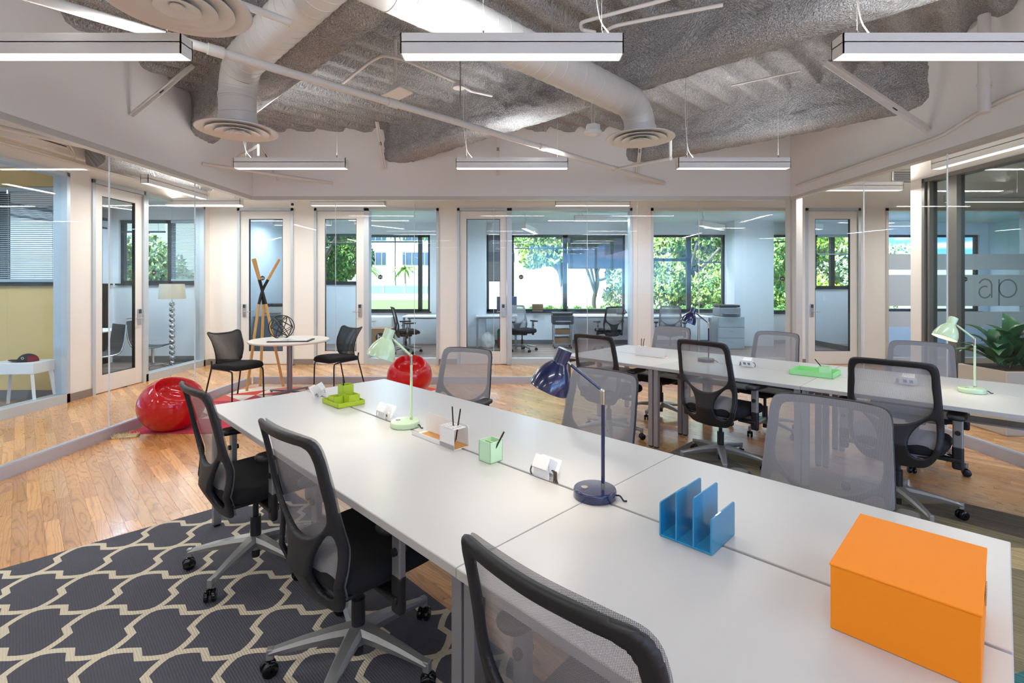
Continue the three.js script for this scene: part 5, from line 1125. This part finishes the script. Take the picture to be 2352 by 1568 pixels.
function cabinet(label, X, D, w, h, d, mat, n = 3) {
  const o = thing('file_cabinet', label, 'cabinet', [X, 0.003, D]);
  mesh('body', rbox(w, h, d, 0, h / 2, 0, 0.004), mat, o);
  for (let k = 0; k < n; k++) { const dr = mesh('drawer', rbox(w - 0.03, h / n - 0.02, 0.012, 0, h / n * (k + 0.5), d / 2 + 0.005, 0.003), mat, o); mesh('handle', rbox(0.1, 0.012, 0.014, 0, h / n * (k + 0.5) + h / n * 0.25, d / 2 + 0.016, 0.003), M.steel, dr); }
}
cabinet('white low cabinet in the palm view office', -3.1, 11.3, 0.8, 0.72, 0.5, M.white, 2);
cabinet('pale grey cabinet under the printer by the column', 4.92, 11.3, 0.6, 0.72, 0.5, M.blindLight, 3);
cabinet('grey blue cabinet in the copier office', -5.0, 10.5, 0.75, 0.78, 0.5, std('#7d93a3', 0.5), 2);
function printer(label, X, h, D, mat) {
  const o = thing('printer', label, 'printer', [X, h, D]);
  mesh('body', rbox(0.48, 0.2, 0.4, 0, 0.10, 0, 0.02), mat, o);
  mesh('scanner_lid', rbox(0.46, 0.05, 0.38, 0, 0.235, 0, 0.012), M.darkGrey, o);
  mesh('paper_tray', rbox(0.34, 0.012, 0.18, 0, 0.07, 0.24, 0.003), M.greyPlastic, o);
}
printer('dark topped printer on the pale cabinet', 4.92, 0.726, 11.3, M.greyPlastic);
printer('white copier on the grey blue cabinet', -5.0, 0.786, 10.5, M.white);
{
  const o = thing('printer_cart', 'grey printer cart with shelves of paper and boxes', 'cart', [1.15, 0.003, 11.3]);
  for (const y of [0.1, 0.32, 0.54]) mesh('shelf', rbox(0.42, 0.012, 0.4, 0, y, 0, 0.003), M.greyPlastic, o);
  for (const sx of [-1, 1]) for (const sz of [-1, 1]) mesh('upright', box(0.02, 0.44, 0.02, sx * 0.2, 0.32, sz * 0.19), M.greyPlastic, o);
  for (const sx of [-1, 1]) for (const sz of [-1, 1]) mesh('wheel', new THREE.CylinderGeometry(0.025, 0.025, 0.02, 14).rotateZ(Math.PI / 2).translate(sx * 0.19, 0.025, sz * 0.18), M.blackPlastic, o);
  mesh('post_foot', [-1, 1].map((sx) => box(0.02, 0.07, 0.38, sx * 0.19, 0.075, 0)), M.greyPlastic, o);
  printer('dark printer on the grey cart', 1.15, 0.552, 11.3, M.darkGrey);
  const bx1 = thing('carton', 'tan carton on the lower shelf of the printer cart', 'box', [1.15, 0.11, 11.32]); mesh('carton_body', rbox(0.34, 0.13, 0.3, 0, 0.065, 0, 0.003), M.cartonTan, bx1); mesh('flap', rbox(0.16, 0.003, 0.3, 0.08, 0.133, 0, 0.001), M.cartonTan, bx1);
  const bx2 = thing('carton', 'tan carton on the middle shelf of the printer cart', 'box', [1.16, 0.33, 11.32]); mesh('carton_body', rbox(0.32, 0.1, 0.28, 0, 0.05, 0, 0.003), M.cartonTan, bx2); mesh('flap', rbox(0.15, 0.003, 0.28, 0.08, 0.103, 0, 0.001), M.cartonTan, bx2);
  const bx3 = thing('carton', 'brown wooden crate on the sill of the tree window', 'box', [0.62, 0.793, 11.93]); mesh('carton_body', rbox(0.26, 0.18, 0.13, 0, 0.09, 0, 0.003), M.cartonDark, bx3); mesh('slat', [0.05, 0.11].map((y) => box(0.262, 0.008, 0.132, 0, y, 0)), M.bronze, bx3);
  const m = thing('monitor', 'dark monitor on the desk left of the tree', 'monitor', [-0.12, 0.738, 11.5], 0.5);
  mesh('screen_back', rbox(0.52, 0.32, 0.03, 0, 0.27, 0, 0.01), std('#3a4660', 0.4), m); mesh('stand', [rbox(0.06, 0.16, 0.03, 0, 0.08, 0.02, 0.005), rbox(0.22, 0.012, 0.16, 0, 0.006, 0.02, 0.004)], M.darkGrey, m);
  const ph = thing('desk_phone', 'dark desk phone under the blind', 'phone', [2.55, 0.738, 11.5], -0.3); mesh('body', rbox(0.2, 0.05, 0.2, 0, 0.03, 0, 0.01).rotateX(0.35).translate(0, 0.04, 0), M.darkGrey, ph); mesh('handset', rbox(0.05, 0.03, 0.2, -0.08, 0.09, 0, 0.012).rotateX(0.35).translate(0, 0.02, 0), M.darkGrey, ph);
  const bg = thing('tote_bag', 'green and red cloth bag under the left office desk', 'bag', [-0.2, 0.003, 11.35]); mesh('cloth', rbox(0.28, 0.42, 0.2, 0, 0.21, 0, 0.05), M.greenCloth, bg); mesh('pocket', rbox(0.16, 0.2, 0.03, -0.04, 0.14, 0.1, 0.012), M.redCloth, bg);
  const wb = thing('plastic_bag', 'white plastic bag under the left office desk', 'bag', [-0.55, 0.003, 11.3]); mesh('film', (() => { const g = new THREE.SphereGeometry(0.16, 20, 16), p = g.attributes.position; for (let i = 0; i < p.count; i++) { const n = 1 + 0.18 * noise3(p.getX(i) * 14, p.getY(i) * 14, p.getZ(i) * 14); p.setXYZ(i, p.getX(i) * n, Math.max(-0.15, p.getY(i) * n * 1.3) + 0.15, p.getZ(i) * n); } g.computeVertexNormals(); return g; })(), M.white, wb);
  // computer box with a round mark
  const hp = thing('computer_carton', 'brown carton with a round dark logo in the palm view office', 'box', [-2.9, 0.003, 10.75]); mesh('carton_body', rbox(0.6, 0.5, 0.35, 0, 0.25, 0, 0.004), M.cartonTan, hp);
  const disc = mesh('logo_disc', new THREE.CylinderGeometry(0.11, 0.11, 0.002, 32).rotateX(Math.PI / 2).translate(0.08, 0.3, 0.176), M.darkGrey, hp);
  mesh('logo_letters', new TextGeometry('hp', { font, size: 0.1, depth: 0.001, curveSegments: 4 }).translate(0.005, 0.27, 0.177), M.paper, disc);
}
// light switches and sockets
[[7.6, 1.1, 11.995, 0, 'white light switch on the wall right of the corner post'], [-4.2, 1.1, 12.0, 0, 'white switch plate on the half wall behind the round table']].forEach(([X, h, D, t, l]) => { const o = thing('wall_switch', l, 'switch', [X, h, D], t); mesh('plate', rbox(0.08, 0.12, 0.008, 0, 0, 0.004, 0.003), M.outlet, o); mesh('rocker', rbox(0.03, 0.06, 0.006, 0, 0, 0.009, 0.002), M.white, o); });
// ball lamp office
{
  const o = thing('ball_floor_lamp', 'floor lamp of stacked chrome balls with a cream drum shade', 'floor lamp', [-5.95, 0.003, 8.62]);
  mesh('base', lathe([[0, 0], [0.16, 0], [0.16, 0.012], [0.04, 0.03], [0, 0.03]], 36), M.chrome, o);
  for (let k = 0; k < 12; k++) mesh('ball', new THREE.SphereGeometry(0.046, 24, 18).translate(0, 0.075 + k * 0.094, 0), M.chrome, o);
  mesh('stem', rod(v3(0, 0.03, 0), v3(0, 1.3, 0), 0.008), M.chrome, o);
  mesh('shade', lathe([[0.2, 1.2], [0.205, 1.2], [0.185, 1.46], [0.18, 1.46], [0.2, 1.2]], 40), phys('#e6ddc8', 0.9, { transmission: 0.35, thickness: 0 }), o);
  const t = thing('oval_table', 'white round meeting table in the ball lamp office', 'table', [-6.72, 0.003, 7.7]);
  mesh('tabletop', lathe([[0, 0.705], [0.42, 0.705], [0.43, 0.72], [0.42, 0.735], [0, 0.735]], 48), M.white, t); mesh('column', [cyl(0.04, 0.04, 0.7, 0, 0.01, 0), cyl(0.25, 0.24, 0.014, 0, 0, 0, 36)], M.tableLeg, t);
  const mk = (label, X, D, turn) => {
    const c = thing('swivel_chair', label, 'swivel chair', [X, 0.003, D], turn, 'chrome edged swivel chairs');
    const pts = [[-0.24, 0.46], [-0.1, 0.43], [0.1, 0.43], [0.2, 0.46], [0.245, 0.56], [0.27, 0.72], [0.285, 0.86]];
    const cv = new THREE.CatmullRomCurve3(pts.map(([z, y]) => v3(0, y, z))), n = 24, P = [], I = [];
    for (let i = 0; i <= n; i++) { const p = cv.getPoint(i / n); P.push(-0.22, p.y, p.z, 0.22, p.y, p.z, -0.22, p.y - 0.02, p.z + 0.02, 0.22, p.y - 0.02, p.z + 0.02); if (i) { const a = (i - 1) * 4; I.push(a, a + 1, a + 4, a + 1, a + 5, a + 4, a + 2, a + 6, a + 3, a + 3, a + 6, a + 7); } }
    const g = new THREE.BufferGeometry(); g.setAttribute('position', new THREE.Float32BufferAttribute(P, 3)); g.setIndex(I); g.computeVertexNormals();
    mesh('sling_seat', g, std('#3c4045', 0.6, { side: THREE.DoubleSide }), c);
    for (const s of [-1, 1]) mesh('side_frame', new THREE.TubeGeometry(new THREE.CatmullRomCurve3(pts.map(([z, y]) => v3(s * 0.225, y - 0.01, z + 0.01))), 30, 0.011, 8), M.chrome, c);
    mesh('gas_lift', cyl(0.022, 0.022, 0.32, 0, 0.1, 0), M.chrome, c);
    for (let k = 0; k < 5; k++) { const a = k * 1.2566; mesh('leg', tube([v3(0, 0.11, 0), v3(Math.cos(a) * 0.16, 0.10, Math.sin(a) * 0.16), v3(Math.cos(a) * 0.29, 0.05, Math.sin(a) * 0.29)], 0.013, 5, 8), M.chrome, c); mesh('caster', new THREE.CylinderGeometry(0.025, 0.025, 0.03, 14).rotateZ(Math.PI / 2).translate(Math.cos(a) * 0.29, 0.025, Math.sin(a) * 0.29), M.blackPlastic, c); }
  };
  mk('dark swivel chair left of the meeting table behind the office door', -6.05, 7.15, 2.6);
  mk('green grey swivel chair turned toward the chrome ball lamp', -5.98, 8.2, -1.3);
  const st = thing('side_stool', 'white splay legged side table before the yellow wall', 'side table', [-5.88, 0.003, 5.9], 0.1);
  mesh('top_box', rbox(0.52, 0.13, 0.32, 0, 0.47, 0, 0.006), M.white, st); mesh('shelf_slot', box(0.06, 0.05, 0.01, -0.21, 0.49, 0.158), M.darkGrey, st);
  for (const sx of [-1, 1]) for (const sz of [-1, 1]) mesh('leg', bar(v3(sx * 0.22, 0.43, sz * 0.13), v3(sx * 0.275, 0, sz * 0.155), 0.04, 0.03), M.white, st);
  const cap = thing('baseball_cap', 'black and dark red cap on the white side table', 'cap', [-5.80, 0.542, 5.9], 0.3);
  mesh('crown', new THREE.SphereGeometry(0.095, 32, 16, 0, Math.PI * 2, 0, Math.PI / 2).scale(1.05, 0.95, 0.9), std('#26242a', 0.9), cap);
  mesh('back_panel', new THREE.SphereGeometry(0.0965, 24, 12, Math.PI * 0.62, Math.PI * 0.76, 0.75, Math.PI / 2 - 0.75).scale(1.05, 0.95, 0.9), std('#7d1f2b', 0.9), cap);
  mesh('brim', (() => { const sd = polySdf(smoothPoly([[-0.06, -0.075], [-0.12, -0.07], [-0.17, -0.04], [-0.185, 0], [-0.17, 0.04], [-0.12, 0.07], [-0.06, 0.075]], 50)); return plate({ sdf: sd, x0: -0.2, x1: 0, y0: -0.09, y1: 0.09, cell: 0.008, zAt: (x, y) => 0.008 - 2.0 * y * y + 0.012, thick: 0.005, rim: 0.003 }).rotateX(-Math.PI / 2); })(), std('#2b292f', 0.9), cap);
  mesh('front_lettering', new THREE.TorusGeometry(0.012, 0.002, 6, 20).translate(-0.01, 0.045, 0.083), M.paper, cap);
}
// security camera in the far corridor
{
  const o = thing('security_camera', 'small white security camera above the door behind the coat stand', 'camera', [-3.9, 2.86, 8.75], 0.4);
  mesh('body', [rbox(0.08, 0.07, 0.2, 0, 0, 0, 0.01), rod(v3(0, 0.03, -0.05), v3(0, 0.12, -0.12), 0.012), rbox(0.1, 0.1, 0.02, 0, 0.12, -0.13, 0.005)], M.white, o);
  mesh('lens', cyl(0.024, 0.024, 0.03, 0, 0, 0, 18).rotateX(Math.PI / 2).translate(0, 0, 0.09), M.blackGloss, o);
}
renderer.render(scene, camera);
